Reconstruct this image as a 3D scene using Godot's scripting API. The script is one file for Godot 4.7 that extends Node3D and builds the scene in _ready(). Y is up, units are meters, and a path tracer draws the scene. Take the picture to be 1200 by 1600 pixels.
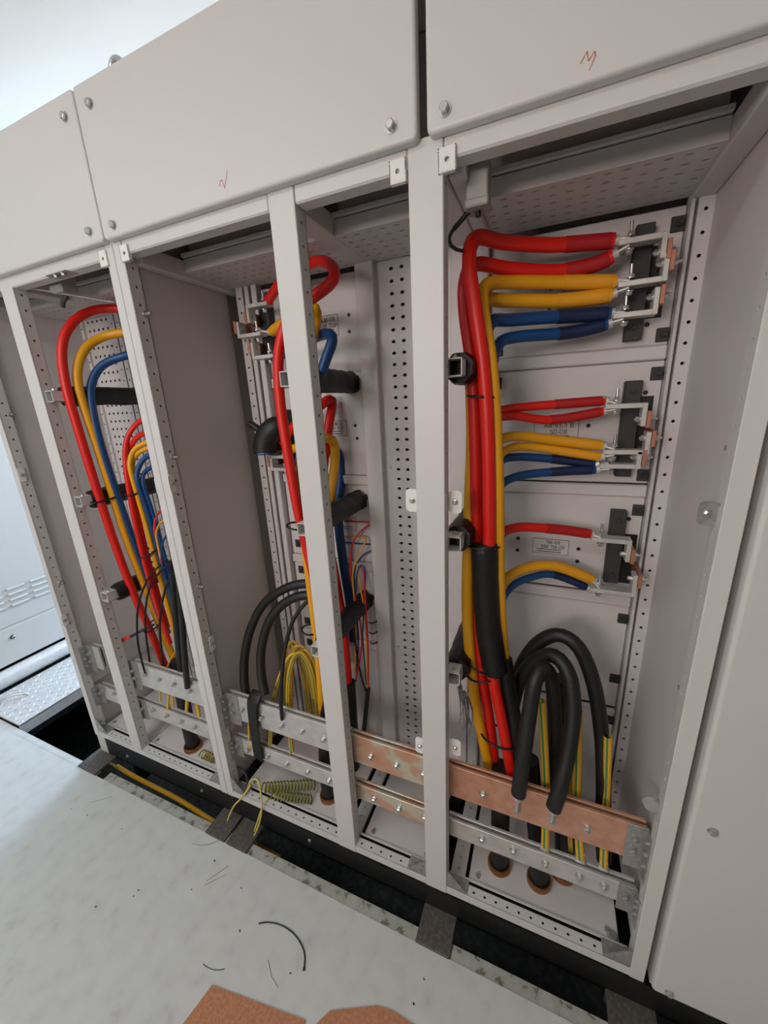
extends Node3D
# Open low-voltage switchgear row in a small substation room: three open cabinets with feeder cables, one closed cabinet to the right.

var M := {}
var used := {}
var gpos := {}
var rng := RandomNumberGenerator.new()

class MB extends RefCounted:
	# collects triangles; v is CCW seen from outside
	var v := PackedVector3Array()
	var s := PackedInt32Array()
	var c := PackedColorArray()
	var col := Color.WHITE
	var sg := 4294967295
	func tri(a: Vector3, b: Vector3, d: Vector3) -> void:
		v.append(a); v.append(d); v.append(b)
		for i in 3:
			s.append(sg); c.append(col)
	func quad(a: Vector3, b: Vector3, d: Vector3, e: Vector3) -> void:
		tri(a, b, d); tri(a, d, e)
	func otri(a: Vector3, b: Vector3, d: Vector3, o: Vector3) -> void:
		if (b - a).cross(d - a).dot((a + b + d) / 3.0 - o) < 0.0: tri(a, d, b)
		else: tri(a, b, d)
	func oquad(a: Vector3, b: Vector3, d: Vector3, e: Vector3, o: Vector3) -> void:
		otri(a, b, d, o); otri(a, d, e, o)
	func box(o: Vector3, size: Vector3, ch := 0.0015, bs := Basis()) -> void:
		var h := size * 0.5
		var k: float = min(ch, min(h.x, min(h.y, h.z)) * 0.6)
		sg = 4294967295
		var p := func(x, y, z, ax) -> Vector3:
			var q := Vector3(x * (h.x - (0.0 if ax == 0 else k)), y * (h.y - (0.0 if ax == 1 else k)), z * (h.z - (0.0 if ax == 2 else k)))
			return o + bs * q
		for d in [-1, 1]:
			oquad(p.call(d, -1, -1, 0), p.call(d, 1, -1, 0), p.call(d, 1, 1, 0), p.call(d, -1, 1, 0), o)
			oquad(p.call(-1, d, -1, 1), p.call(1, d, -1, 1), p.call(1, d, 1, 1), p.call(-1, d, 1, 1), o)
			oquad(p.call(-1, -1, d, 2), p.call(1, -1, d, 2), p.call(1, 1, d, 2), p.call(-1, 1, d, 2), o)
			for e in [-1, 1]:
				oquad(p.call(d, e, -1, 0), p.call(d, e, 1, 0), p.call(d, e, 1, 1), p.call(d, e, -1, 1), o)
				oquad(p.call(d, -1, e, 0), p.call(d, 1, e, 0), p.call(d, 1, e, 2), p.call(d, -1, e, 2), o)
				oquad(p.call(-1, d, e, 1), p.call(1, d, e, 1), p.call(1, d, e, 2), p.call(-1, d, e, 2), o)
				for f in [-1, 1]:
					otri(p.call(d, e, f, 0), p.call(d, e, f, 1), p.call(d, e, f, 2), o)
	func bx(x0: float, x1: float, y0: float, y1: float, z0: float, z1: float, ch := 0.0012) -> void:
		box(Vector3(x0 + x1, y0 + y1, z0 + z1) * 0.5, Vector3(absf(x1 - x0), absf(y1 - y0), absf(z1 - z0)), ch)
	func frame(d: Vector3) -> Array:
		var u := d.cross(Vector3.UP if absf(d.y) < 0.9 else Vector3.RIGHT).normalized()
		return [u, u.cross(d).normalized()]
	func cyl(a: Vector3, b: Vector3, r0: float, r1 := -1.0, n := 12, flat := false) -> void:
		if r1 < 0.0: r1 = r0
		var d := (b - a).normalized()
		var f: Array = frame(d)
		var o := (a + b) * 0.5
		var base := 1 + v.size() % 7
		for i in n:
			var t0 := TAU * i / n
			var t1 := TAU * (i + 1) / n
			var e0: Vector3 = f[0] * cos(t0) + f[1] * sin(t0)
			var e1: Vector3 = f[0] * cos(t1) + f[1] * sin(t1)
			sg = 4294967295 if flat else base
			oquad(a + e0 * r0, a + e1 * r0, b + e1 * r1, b + e0 * r1, o)
			sg = 4294967295
			if r0 > 0.0: otri(a, a + e0 * r0, a + e1 * r0, o)
			if r1 > 0.0: otri(b, b + e0 * r1, b + e1 * r1, o)
	func hexbolt(p: Vector3, d: Vector3, r := 0.009, h := 0.008, stud := 0.0) -> void:
		var n := d.normalized()
		cyl(p, p + n * 0.002, r * 1.35, -1, 12)
		cyl(p + n * 0.002, p + n * (0.002 + h * 0.85), r, -1, 6, true)
		cyl(p + n * (0.002 + h * 0.85), p + n * (0.002 + h), r, r * 0.8, 6, true)
		if stud > 0.0: cyl(p + n * h, p + n * (h + stud), r * 0.52, -1, 8)
	func tube(pts: Array, r, n := 10, flat := 1.0, upv := Vector3.ZERO) -> void:
		# r: one radius or one per point; flat squeezes the ring along its second axis
		var m := pts.size()
		var rings := []
		var u := Vector3.ZERO
		for i in m:
			var d: Vector3 = (pts[min(i + 1, m - 1)] - pts[max(i - 1, 0)]).normalized()
			if i == 0:
				u = frame(d)[0] if upv == Vector3.ZERO else (upv - d * upv.dot(d)).normalized()
			else:
				u = (u - d * u.dot(d)).normalized()
			var w := d.cross(u)
			var rr: float = r[i] if r is Array else r
			var ring := []
			for k in n:
				var t := TAU * k / n
				ring.append(pts[i] + (u * cos(t) + w * sin(t) * flat) * rr)
			rings.append(ring)
		sg = 3
		for i in m - 1:
			var o: Vector3 = (pts[i] + pts[i + 1]) * 0.5
			for k in n:
				var k1 := (k + 1) % n
				oquad(rings[i][k], rings[i][k1], rings[i + 1][k1], rings[i + 1][k], o)
		sg = 4294967295
		for k in n:
			var k1 := (k + 1) % n
			otri(pts[0], rings[0][k], rings[0][k1], pts[1])
			otri(pts[m - 1], rings[m - 1][k], rings[m - 1][k1], pts[m - 2])
	func striped(pts: Array, r: float, a: Color, b: Color, n := 12) -> void:
		# yellow insulation with a green stripe along the length
		var m := pts.size()
		var u := Vector3.ZERO
		var rings := []
		for i in m:
			var d: Vector3 = (pts[min(i + 1, m - 1)] - pts[max(i - 1, 0)]).normalized()
			u = frame(d)[0] if i == 0 else (u - d * u.dot(d)).normalized()
			var w := d.cross(u)
			var ring := []
			for k in n: ring.append(pts[i] + (u * cos(TAU * k / n) + w * sin(TAU * k / n)) * r)
			rings.append(ring)
		sg = 3
		for i in m - 1:
			for k in n:
				var k1 := (k + 1) % n
				col = b if k % (n / 2) == 0 else a
				oquad(rings[i][k], rings[i][k1], rings[i + 1][k1], rings[i + 1][k], (pts[i] + pts[i + 1]) * 0.5)
		col = Color.WHITE
		sg = 4294967295
	func perf(o: Vector3, u: Vector3, w: Vector3, pu: float, pw: float, nu: int, nw: int, ru: float, rw: float, th := 0.002) -> void:
		# sheet of nu x nw cells, each with an elliptical hole; outside is u x w
		var nrm := u.cross(w).normalized()
		sg = 4294967295
		for i in nu:
			for j in nw:
				var q := o + u * (pu * i) + w * (pw * j)
				var ctr := q + u * pu * 0.5 + w * pw * 0.5
				for k in 8:
					var pt := []
					for t in [k, k + 1]:
						var an: float = TAU * t / 8.0
						var cx := cos(an)
						var cy := sin(an)
						pt.append(ctr + u * cx * ru + w * cy * rw)
						var mx: float = max(absf(cx), absf(cy))
						pt.append(ctr + u * (cx / mx * pu * 0.5) + w * (cy / mx * pw * 0.5))
					quad(pt[0], pt[1], pt[3], pt[2])
					quad(pt[0] - nrm * th, pt[0], pt[2], pt[2] - nrm * th)
	func panel(x0: float, x1: float, y0: float, y1: float, z0: float, z1: float, r := 0.007, cr := 0.012) -> void:
		# folded sheet cover whose front edges are rounded
		var loops := []
		var mk := func(ins: float, z: float) -> Array:
			var a := []
			var rr: float = max(cr - ins, 0.001)
			for q in 4:
				var cx: float = (x1 - ins - rr) if q in [0, 3] else (x0 + ins + rr)
				var cy: float = (y1 - ins - rr) if q in [0, 1] else (y0 + ins + rr)
				for k in 5:
					var t: float = PI * 0.5 * (q + k / 4.0)
					a.append(Vector3(cx + cos(t) * rr, cy + sin(t) * rr, z))
			return a
		loops.append(mk.call(0.0, z0))
		for k in 6:
			var t: float = PI * 0.5 * k / 5.0
			loops.append(mk.call(r * (1.0 - cos(t)), z1 - r + r * sin(t)))
		sg = 5
		for i in loops.size() - 1:
			var n: int = loops[i].size()
			for k in n:
				quad(loops[i][k], loops[i][(k + 1) % n], loops[i + 1][(k + 1) % n], loops[i + 1][k])
		sg = 4294967295
		var f: Array = loops[-1]
		var g: Array = loops[0]
		var o := Vector3((x0 + x1) * 0.5, (y0 + y1) * 0.5, z1)
		for k in f.size():
			tri(o, f[k], f[(k + 1) % f.size()])
			tri(Vector3(o.x, o.y, z0), g[(k + 1) % g.size()], g[k])
	func ring(p: Vector3, ax: Vector3, ri: float, ro: float, h: float, n := 24) -> void:
		# chamfered collar, its foot at p
		var f: Array = frame(ax)
		var prof := [[ri, 0.0], [ro, 0.0], [ro, h * 0.7], [ro - (ro - ri) * 0.3, h], [ri + (ro - ri) * 0.25, h], [ri, h * 0.75], [ri, 0.0]]
		for i in n:
			var e := []
			for t in [i, i + 1]: e.append(f[0] * cos(TAU * t / n) + f[1] * sin(TAU * t / n))
			for k in prof.size() - 1:
				sg = 8 + k
				var o: Vector3 = p + ax * h * 0.5 + (e[0] + e[1]).normalized() * (ri + ro) * 0.5
				oquad(p + e[0] * prof[k][0] + ax * prof[k][1], p + e[1] * prof[k][0] + ax * prof[k][1], p + e[1] * prof[k + 1][0] + ax * prof[k + 1][1], p + e[0] * prof[k + 1][0] + ax * prof[k + 1][1], o)
		sg = 4294967295

# ---------- objects, names, labels ----------
func numbered(parent: Node, n: String) -> String:
	var key := [parent, n]
	used[key] = used.get(key, -1) + 1
	return n if used[key] == 0 else "%s_%03d" % [n, used[key]]

func obj(called: String, mb: MB, mat: Material, parent: Node3D = self) -> MeshInstance3D:
	var lo := Vector3.INF
	var hi := -Vector3.INF
	for p in mb.v:
		lo = lo.min(p); hi = hi.max(p)
	var base := Vector3((lo.x + hi.x) * 0.5, lo.y, (lo.z + hi.z) * 0.5)
	var st := SurfaceTool.new()
	st.begin(Mesh.PRIMITIVE_TRIANGLES)
	for i in mb.v.size():
		st.set_smooth_group(mb.s[i])
		st.set_color(mb.c[i])
		st.add_vertex(mb.v[i] - base)
	st.generate_normals()
	var o := MeshInstance3D.new()
	o.mesh = st.commit()
	o.material_override = mat
	o.name = numbered(parent, called)
	o.position = base - gpos.get(parent, Vector3.ZERO)
	gpos[o] = base
	parent.add_child(o, true)
	return o

func tag(o: Node3D, label: String, category: String, group := "") -> Node3D:
	o.set_meta("label", label)
	o.set_meta("category", category)
	if group != "": o.set_meta("group", group)
	return o

func thing(called: String, label: String, category: String, at: Vector3, group := "") -> Node3D:
	var o := Node3D.new()
	o.name = numbered(self, called)
	o.position = at
	gpos[o] = at
	add_child(o, true)
	tag(o, label, category, group)
	return o

func struct(called: String, mb: MB, mat: Material, parent: Node3D = self) -> MeshInstance3D:
	var o := obj(called, mb, mat, parent)
	if parent == self: o.set_meta("kind", "structure")
	return o

func smooth(pts: Array, step := 0.015) -> Array:
	var out := []
	for i in pts.size() - 1:
		var p0: Vector3 = pts[max(i - 1, 0)]
		var p1: Vector3 = pts[i]
		var p2: Vector3 = pts[i + 1]
		var p3: Vector3 = pts[min(i + 2, pts.size() - 1)]
		var n: int = clampi(int(p1.distance_to(p2) / step), 2, 14)
		for k in n:
			var t := float(k) / n
			out.append(p1.cubic_interpolate(p2, p0, p3, t))
	out.append(pts[-1])
	return out

# ---------- materials ----------
func mat(c: Color, rough := 0.5, metal := 0.0) -> StandardMaterial3D:
	var m := StandardMaterial3D.new()
	m.albedo_color = c
	m.roughness = rough
	m.metallic = metal
	return m

func noise_tex(freq: float, ramp: Array, oct := 4, size := 512, sd := 1) -> NoiseTexture2D:
	var f := FastNoiseLite.new()
	f.seed = sd
	f.frequency = freq
	f.fractal_octaves = oct
	var t := NoiseTexture2D.new()
	t.width = size; t.height = size
	t.seamless = true
	t.noise = f
	if ramp.size() > 0:
		var g := Gradient.new()
		var offs := PackedFloat32Array()
		var cols := PackedColorArray()
		for e in ramp:
			offs.append(e[0]); cols.append(e[1])
		g.offsets = offs; g.colors = cols
		t.color_ramp = g
	return t

func noisy(c: Array, freq: float, scale: float, rough := 0.5, metal := 0.0, oct := 4, sd := 1) -> StandardMaterial3D:
	var m := mat(Color.WHITE, rough, metal)
	m.albedo_texture = noise_tex(freq, c, oct, 512, sd)
	m.uv1_triplanar = true
	m.uv1_world_triplanar = true
	m.uv1_scale = Vector3.ONE * scale
	return m

func bump(m: StandardMaterial3D, freq: float, strength: float, scale: float) -> StandardMaterial3D:
	var t := noise_tex(freq, [], 3, 256, 7)
	t.as_normal_map = true
	t.bump_strength = strength
	m.normal_enabled = true
	m.normal_texture = t
	m.normal_scale = 1.0
	m.uv1_triplanar = true
	m.uv1_world_triplanar = true
	m.uv1_scale = Vector3.ONE * scale
	return m

func g3(v: float, a := 1.0, b := 1.0) -> Color:
	return Color(v, v * a, v * b)

func materials() -> void:
	M.paint = bump(mat(Color(0.80, 0.795, 0.785), 0.45), 0.12, 0.12, 14.0)
	M.paint_in = mat(Color(0.80, 0.785, 0.78), 0.5)
	M.galv = noisy([[0.0, g3(0.60)], [0.5, g3(0.66, 1.0, 0.99)], [1.0, g3(0.72)]], 0.02, 6.0, 0.42, 0.6)
	M.zinc = mat(Color(0.80, 0.80, 0.79), 0.28, 0.9)
	M.tin = noisy([[0.0, g3(0.74)], [0.5, g3(0.80, 0.99, 0.97)], [1.0, g3(0.84, 0.98, 0.95)]], 0.01, 3.0, 0.42, 0.45)
	M.copper = noisy([[0.0, Color(0.76, 0.56, 0.46)], [0.5, Color(0.81, 0.62, 0.52)], [1.0, Color(0.84, 0.67, 0.57)]], 0.01, 3.0, 0.42, 0.45)
	M.tin_copper = noisy([[0.0, Color(0.80, 0.60, 0.48)], [0.42, Color(0.80, 0.66, 0.56)], [0.55, Color(0.80, 0.78, 0.70)], [1.0, Color(0.80, 0.79, 0.73)]], 0.006, 2.2, 0.4, 0.45, 3, 11)
	M.bare_copper = mat(Color(0.72, 0.50, 0.40), 0.45, 0.6)
	M.brass = noisy([[0.0, Color(0.42, 0.27, 0.14)], [0.6, Color(0.66, 0.45, 0.26)], [1.0, Color(0.78, 0.58, 0.38)]], 0.03, 9.0, 0.35, 0.85)
	M.red = mat(Color(0.83, 0.09, 0.03), 0.42)
	M.yellow = mat(Color(0.87, 0.62, 0.05), 0.42)
	M.blue = mat(Color(0.03, 0.25, 0.46), 0.42)
	M.red_sleeve = mat(Color(0.66, 0.055, 0.07), 0.55)
	M.yellow_sleeve = mat(Color(0.87, 0.60, 0.08), 0.55)
	M.blue_sleeve = mat(Color(0.035, 0.12, 0.27), 0.55)
	M.black = bump(mat(Color(0.085, 0.083, 0.085), 0.5), 0.05, 1.5, 12.0)
	M.tape = bump(mat(Color(0.035, 0.033, 0.033), 0.5), 0.03, 3.0, 14.0)
	M.plastic_black = mat(Color(0.05, 0.05, 0.05), 0.45)
	M.insulator = mat(Color(0.20, 0.20, 0.205), 0.6)
	M.pe = mat(Color.WHITE, 0.5)
	M.pe.vertex_color_use_as_albedo = true
	M.grey_plastic = mat(Color(0.62, 0.61, 0.60), 0.5)
	M.white_plastic = mat(Color(0.88, 0.88, 0.86), 0.5)
	M.label = mat(Color(0.80, 0.79, 0.78), 0.6)
	M.ink = mat(Color(0.12, 0.12, 0.13), 0.7)
	M.pencil = mat(Color(0.72, 0.46, 0.40), 0.9)
	M.beam = noisy([[0.0, g3(0.055)], [0.6, g3(0.09)], [0.8, g3(0.12)], [1.0, g3(0.22)]], 0.02, 4.0, 0.5)
	M.plate = noisy([[0.0, Color(0.27, 0.25, 0.235)], [0.55, Color(0.34, 0.32, 0.30)], [1.0, Color(0.41, 0.395, 0.38)]], 0.02, 5.0, 0.55, 0.1)
	M.curb = noisy([[0.0, Color(0.32, 0.28, 0.24)], [0.22, Color(0.46, 0.44, 0.40)], [0.31, Color(0.62, 0.62, 0.59)], [1.0, Color(0.70, 0.71, 0.69)]], 0.012, 3.0, 0.6, 0.1, 4, 5)
	M.floor = noisy([[0.0, Color(0.69, 0.695, 0.69)], [0.22, Color(0.75, 0.755, 0.75)], [0.45, Color(0.765, 0.775, 0.765)], [1.0, Color(0.785, 0.795, 0.785)]], 0.012, 1.7, 0.55, 0.0, 6, 3)
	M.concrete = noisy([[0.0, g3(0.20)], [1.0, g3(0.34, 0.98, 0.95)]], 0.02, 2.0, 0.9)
	M.wall = mat(Color(0.90, 0.90, 0.89), 0.8)
	M.wall_grey = mat(Color(0.62, 0.61, 0.59), 0.8)
	M.enclosure = mat(Color(0.77, 0.765, 0.745), 0.5)
	M.alu = noisy([[0.0, g3(0.76)], [1.0, g3(0.84)]], 0.02, 3.0, 0.45, 0.2)
	M.board = noisy([[0.0, Color(0.62, 0.42, 0.30)], [0.5, Color(0.70, 0.48, 0.35)], [1.0, Color(0.76, 0.54, 0.41)]], 0.03, 5.0, 0.85)
	M.dark = mat(Color(0.10, 0.10, 0.10), 0.8)
	M.lamp = mat(Color.WHITE, 0.5)
	M.lamp.emission_enabled = true
	M.lamp.emission = Color(1.0, 0.98, 0.95)
	M.lamp.emission_energy_multiplier = 1.6

# ---------- room ----------
func room() -> void:
	var b := MB.new()
	b.bx(-4.6, 2.6, -0.26, -0.115, 0.105, 3.4, 0.0)
	b.bx(-4.6, -2.045, -0.13, -0.115, 0.076, 0.106, 0.0)
	struct("floor", b, M.floor)
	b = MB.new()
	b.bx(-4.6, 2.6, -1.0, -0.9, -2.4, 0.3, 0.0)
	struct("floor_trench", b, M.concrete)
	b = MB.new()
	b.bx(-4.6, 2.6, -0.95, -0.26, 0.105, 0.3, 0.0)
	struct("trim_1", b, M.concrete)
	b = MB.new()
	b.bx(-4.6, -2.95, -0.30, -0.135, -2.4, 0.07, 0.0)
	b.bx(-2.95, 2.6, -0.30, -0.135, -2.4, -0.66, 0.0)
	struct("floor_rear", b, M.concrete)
	b = MB.new()
	b.bx(-4.7, -4.6, -1.0, 3.0, -2.5, 3.5, 0.0)
	struct("wall_left", b, M.wall)
	b = MB.new()
	b.bx(2.6, 2.7, -1.0, 3.0, -2.5, 3.5, 0.0)
	struct("wall_right", b, M.wall_grey)
	b = MB.new()
	# opposite wall with its high window
	b.bx(-4.7, -2.05, -1.0, 3.0, 3.4, 3.5, 0.0)
	b.bx(-0.45, 2.7, -1.0, 3.0, 3.4, 3.5, 0.0)
	b.bx(-2.05, -0.45, 2.7, 3.0, 3.4, 3.5, 0.0)
	b.bx(-2.05, -0.45, -1.0, 1.65, 3.4, 3.5, 0.0)
	struct("wall_front", b, M.wall_grey)
	b = MB.new()
	for e in [[-2.05, -2.00, 1.65, 2.70], [-0.50, -0.45, 1.65, 2.70], [-1.27, -1.23, 1.70, 2.65], [-2.00, -0.50, 1.65, 1.70], [-2.00, -0.50, 2.65, 2.70]]:
		b.bx(e[0], e[1], e[2], e[3], 3.42, 3.48, 0.003)
	struct("window_1", b, M.enclosure)
	b = MB.new()   # wall behind the cabinets with the doorway at its left end
	b.bx(-4.7, -3.2, -1.0, 3.0, -2.5, -2.4, 0.0)
	b.bx(-2.25, 2.7, -1.0, 3.0, -2.5, -2.4, 0.0)
	b.bx(-3.2, -2.25, 2.25, 3.0, -2.5, -2.4, 0.0)
	b.bx(-3.2, -2.25, -1.0, -0.115, -2.5, -2.4, 0.0)
	struct("wall_back", b, M.wall)
	b = MB.new()
	b.bx(-3.26, -3.2, -0.115, 2.31, -2.53, -2.38, 0.003)
	b.bx(-2.25, -2.19, -0.115, 2.31, -2.53, -2.38, 0.003)
	b.bx(-3.2, -2.25, 2.25, 2.31, -2.53, -2.38, 0.003)
	struct("door_1", b, M.enclosure)
	b = MB.new()
	b.bx(-4.7, 2.7, 2.9, 3.0, -2.5, 3.5, 0.0)
	struct("ceiling", b, M.wall)

func luminaire(called_label: String, p: Vector3, sx: float, sz: float, energy: float, c: Color) -> void:
	var t := thing("ceiling_lamp", called_label, "lamp", p)
	var b := MB.new()
	b.bx(p.x - sx / 2 - 0.02, p.x + sx / 2 + 0.02, p.y + 0.008, p.y + 0.05, p.z - sz / 2 - 0.02, p.z + sz / 2 + 0.02, 0.004)
	obj("housing", b, M.white_plastic, t)
	b = MB.new()
	b.bx(p.x - sx / 2, p.x + sx / 2, p.y, p.y + 0.008, p.z - sz / 2, p.z + sz / 2, 0.002)
	obj("diffuser", b, M.lamp, t)
	var l := AreaLight3D.new()
	l.area_size = Vector2(sx, sz)
	l.light_energy = energy
	l.light_color = c
	l.area_range = 12.0
	l.area_attenuation = 2.0
	l.shadow_enabled = true
	l.rotation_degrees = Vector3(-90, 0, 0)
	l.position = Vector3(0, -0.012, 0)
	l.name = "lamp_light"
	t.add_child(l, true)

func uplight(called_label: String, p: Vector3, sx: float, sz: float, energy: float, c: Color) -> void:
	# trough on the rear wall that shines at the ceiling
	var t := thing("wall_lamp", called_label, "lamp", p)
	var b := MB.new()
	b.bx(p.x - sx / 2 - 0.02, p.x + sx / 2 + 0.02, p.y - 0.06, p.y - 0.008, p.z - sz / 2 - 0.03, p.z + sz / 2 + 0.02, 0.004)
	obj("housing", b, M.white_plastic, t)
	b = MB.new()
	b.bx(p.x - sx / 2, p.x + sx / 2, p.y - 0.008, p.y, p.z - sz / 2, p.z + sz / 2, 0.002)
	obj("diffuser", b, M.lamp, t)
	var l := AreaLight3D.new()
	l.area_size = Vector2(sx, sz)
	l.light_energy = energy
	l.light_color = c
	l.area_range = 12.0
	l.area_attenuation = 2.0
	l.shadow_enabled = true
	l.rotation_degrees = Vector3(90, 0, 0)
	l.position = Vector3(0, 0.012, 0)
	l.name = "lamp_light"
	t.add_child(l, true)

func left_side() -> void:
	# tall pale enclosure beyond the row, its louvred side towards the aisle
	var t := thing("louvred_enclosure", "pale blue-grey louvred equipment enclosure beyond the left end of the open cabinets", "enclosure", Vector3(-3.6, -0.1, -0.5))
	var b := MB.new()
	b.bx(-4.3, -3.36, 0.03, 2.3, -2.0, 1.1, 0.004)
	obj("body", b, M.enclosure, t)
	b = MB.new()
	b.bx(-3.36, -3.355, 0.30, 2.27, -1.95, 1.05, 0.002)
	obj("side_panel", b, M.enclosure, t)
	b = MB.new()
	b.bx(-3.36, -3.352, 0.035, 0.285, -1.98, 1.08, 0.002)
	obj("skirt_panel", b, M.enclosure, t)
	b = MB.new()
	b.tube([Vector3(-3.335, -0.04, -2.0), Vector3(-3.335, -0.04, 1.1)], 0.058, 16)
	obj("base_tube", b, M.alu, t)
	for gi in 8:
		for k in 4:
			b = MB.new()
			var z := -0.72 + gi * 0.135
			var y := 0.43 + k * 0.04
			var o := Vector3(-3.354, y, z + 0.0)
			var h := 0.05
			for i in 6:
				var a0 := PI * i / 6.0
				var a1 := PI * (i + 1) / 6.0
				var e0 := Vector3(sin(a0) * 0.011, -cos(a0) * 0.009, 0)
				var e1 := Vector3(sin(a1) * 0.011, -cos(a1) * 0.009, 0)
				b.quad(o + e0 + Vector3(0, 0, h), o + e0 - Vector3(0, 0, h), o + e1 - Vector3(0, 0, h), o + e1 + Vector3(0, 0, h))
				b.tri(o + Vector3(0, 0, h), o + e0 + Vector3(0, 0, h), o + e1 + Vector3(0, 0, h))
				b.tri(o - Vector3(0, 0, h), o + e1 - Vector3(0, 0, h), o + e0 - Vector3(0, 0, h))
			obj("louvre", b, M.enclosure, t)
	b = MB.new()
	b.hexbolt(Vector3(-3.354, 0.2141, -0.2156), Vector3.RIGHT, 0.012, 0.01)
	obj("bolt", b, M.zinc, t)
	# checker plate walkway in two strips
	for k in 2:
		var x0 := -3.28 if k == 0 else -3.005
		var x1 := -3.01 if k == 0 else -2.82
		var p := thing("checker_plate", ["aluminium checker plate strip beside the pale enclosure's base tube", "aluminium checker plate strip along the edge of the open cable trench"][k], "floor plate", Vector3((x0 + x1) * 0.5, -0.135, -0.9), "checker plates")
		b = MB.new()
		b.bx(x0, x1, -0.11, -0.10, -2.3, 0.068, 0.002)
		if k == 1: b.bx(x1 - 0.012, x1, -0.175, -0.10, -2.3, 0.068, 0.002)
		obj("sheet", b, M.alu, p)
		b = MB.new()
		var nz := 62
		for i in nz:
			for j in int((x1 - x0) / 0.036):
				var s := 1.0 if (i + j) % 2 == 0 else -1.0
				var d := Vector3(s, 0, 1).normalized()
				var w := Vector3(1, 0, -s).normalized()
				var q := Vector3(x0 + 0.024 + j * 0.036, -0.0998, 0.045 - i * 0.036)
				var top := q + Vector3(0, 0.0042, 0)
				for e in [[d * 0.017, w * 0.006], [w * 0.006, -d * 0.017], [-d * 0.017, -w * 0.006], [-w * 0.006, d * 0.017]]:
					b.otri(q + e[0], q + e[1], top, q - Vector3(0, 0.01, 0))
		var tr := obj("tread", b, M.alu, p)
		tr.set_meta("kind", "stuff")
	b = MB.new()
	b.tube(smooth([Vector3(-3.16, -0.095, 0.03), Vector3(-3.16, -0.075, 0.0), Vector3(-3.13, -0.07, -0.05), Vector3(-3.09, -0.08, -0.09), Vector3(-3.085, -0.096, -0.10)]), 0.008, 8)
	tag(obj("lifting_handle", b, M.zinc), "bent metal lifting handle on the checker plate by the enclosure", "handle")

func trench() -> void:
	var b := MB.new()
	# steel beam that carries the cabinets
	var t := thing("plinth_beam", "black painted steel beam under the front of the open cabinets", "beam", Vector3(-0.4, -0.115, -0.02))
	b.bx(-2.10, 1.5, -0.115, -0.002, -0.012, -0.004, 0.001)
	b.bx(-2.10, 1.5, -0.012, -0.002, -0.07, -0.004, 0.001)
	b.bx(-2.10, 1.5, -0.115, -0.105, -0.07, -0.004, 0.001)
	obj("channel", b, M.beam, t)
	b = MB.new()
	b.bx(-2.165, -2.10, -0.115, -0.002, -0.08, -0.003, 0.003)
	obj("corner_block", b, M.enclosure, t)
	for x in [-1.93, -1.40, -0.8]:
		b = MB.new()
		b.hexbolt(Vector3(x, -0.06, -0.004), Vector3.BACK, 0.006, 0.004)
		obj("bolt", b, M.zinc, t)
	for z in [-0.30, -0.60]:
		b = MB.new()
		b.bx(-2.78, 1.5, -0.19, -0.12, z - 0.03, z + 0.03, 0.003)
		tag(obj("trench_rail", b, M.beam), "dark steel rail in the cable trench, %s the cabinets" % ("under the middle of" if z > -0.4 else "under the back of"), "rail", "trench rails")
	b = MB.new()
	b.bx(-2.62, -2.55, -0.9, -0.13, -0.42, -0.34, 0.003)
	tag(obj("trench_post", b, M.beam), "dark steel post standing in the trench left of the cabinets", "post")
	# curb angle on the aisle side of the trench
	t = thing("trench_curb", "paint-spotted galvanised steel angle along the aisle edge of the cable trench", "steel angle", Vector3(-0.4, -0.17, 0.09))
	b = MB.new()
	b.bx(-1.98, 1.6, -0.121, -0.117, 0.068, 0.125, 0.001)
	b.bx(-1.98, 1.6, -0.18, -0.117, 0.064, 0.069, 0.001)
	obj("angle", b, M.curb, t)
	for x in [-1.90, -1.30, -0.52]:
		b = MB.new()
		b.cyl(Vector3(x, -0.117, 0.086), Vector3(x, -0.114, 0.086), 0.007)
		obj("screw", b, M.zinc, t)
	# short plates that bridge the gap
	var spans := [[-2.185, -2.04, "brown-grey steel bridging plate at the left end of the trench gap"], [-1.275, -1.165, "left one of two dark steel bridging plates lying side by side"], [-1.155, -1.045, "right one of two dark steel bridging plates, under the yellow-green wire"], [-0.308, -0.19, "dark steel bridging plate in front of the wide grey post"], [0.27, 0.40, "shadowed steel bridging plate at the foot of the closed cabinet"]]
	for e in spans:
		b = MB.new()
		b.box(Vector3((e[0] + e[1]) * 0.5, -0.112, 0.046), Vector3(e[1] - e[0], 0.010, 0.122), 0.002)
		b.box(Vector3((e[0] + e[1]) * 0.5, -0.135, 0.0), Vector3(e[1] - e[0], 0.05, 0.008), 0.002)
		tag(obj("bridging_plate", b, M.plate), e[2], "steel plate", "bridging plates")
	# cables lying in the trench
	var green := Color(0.09, 0.20, 0.08)
	b = MB.new()
	b.tube(smooth([Vector3(-2.2, -0.22, -0.03), Vector3(-1.95, -0.21, -0.01), Vector3(-1.6, -0.20, 0.0), Vector3(-1.3, -0.22, 0.01), Vector3(-1.0, -0.30, -0.02)], 0.05), 0.011, 10)
	tag(obj("trench_cable", b, M.yellow), "yellow cable lying in the trench under the left cabinet", "cable")
	b = MB.new()
	b.tube(smooth([Vector3(-2.1, -0.30, 0.02), Vector3(-1.8, -0.29, 0.035), Vector3(-1.5, -0.28, 0.04), Vector3(-1.25, -0.30, 0.04), Vector3(-1.0, -0.36, 0.02)], 0.05), 0.02, 10)
	tag(obj("trench_cable", b, mat(green, 0.5)), "dark green cable lying in the trench beside the yellow one", "cable")

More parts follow.
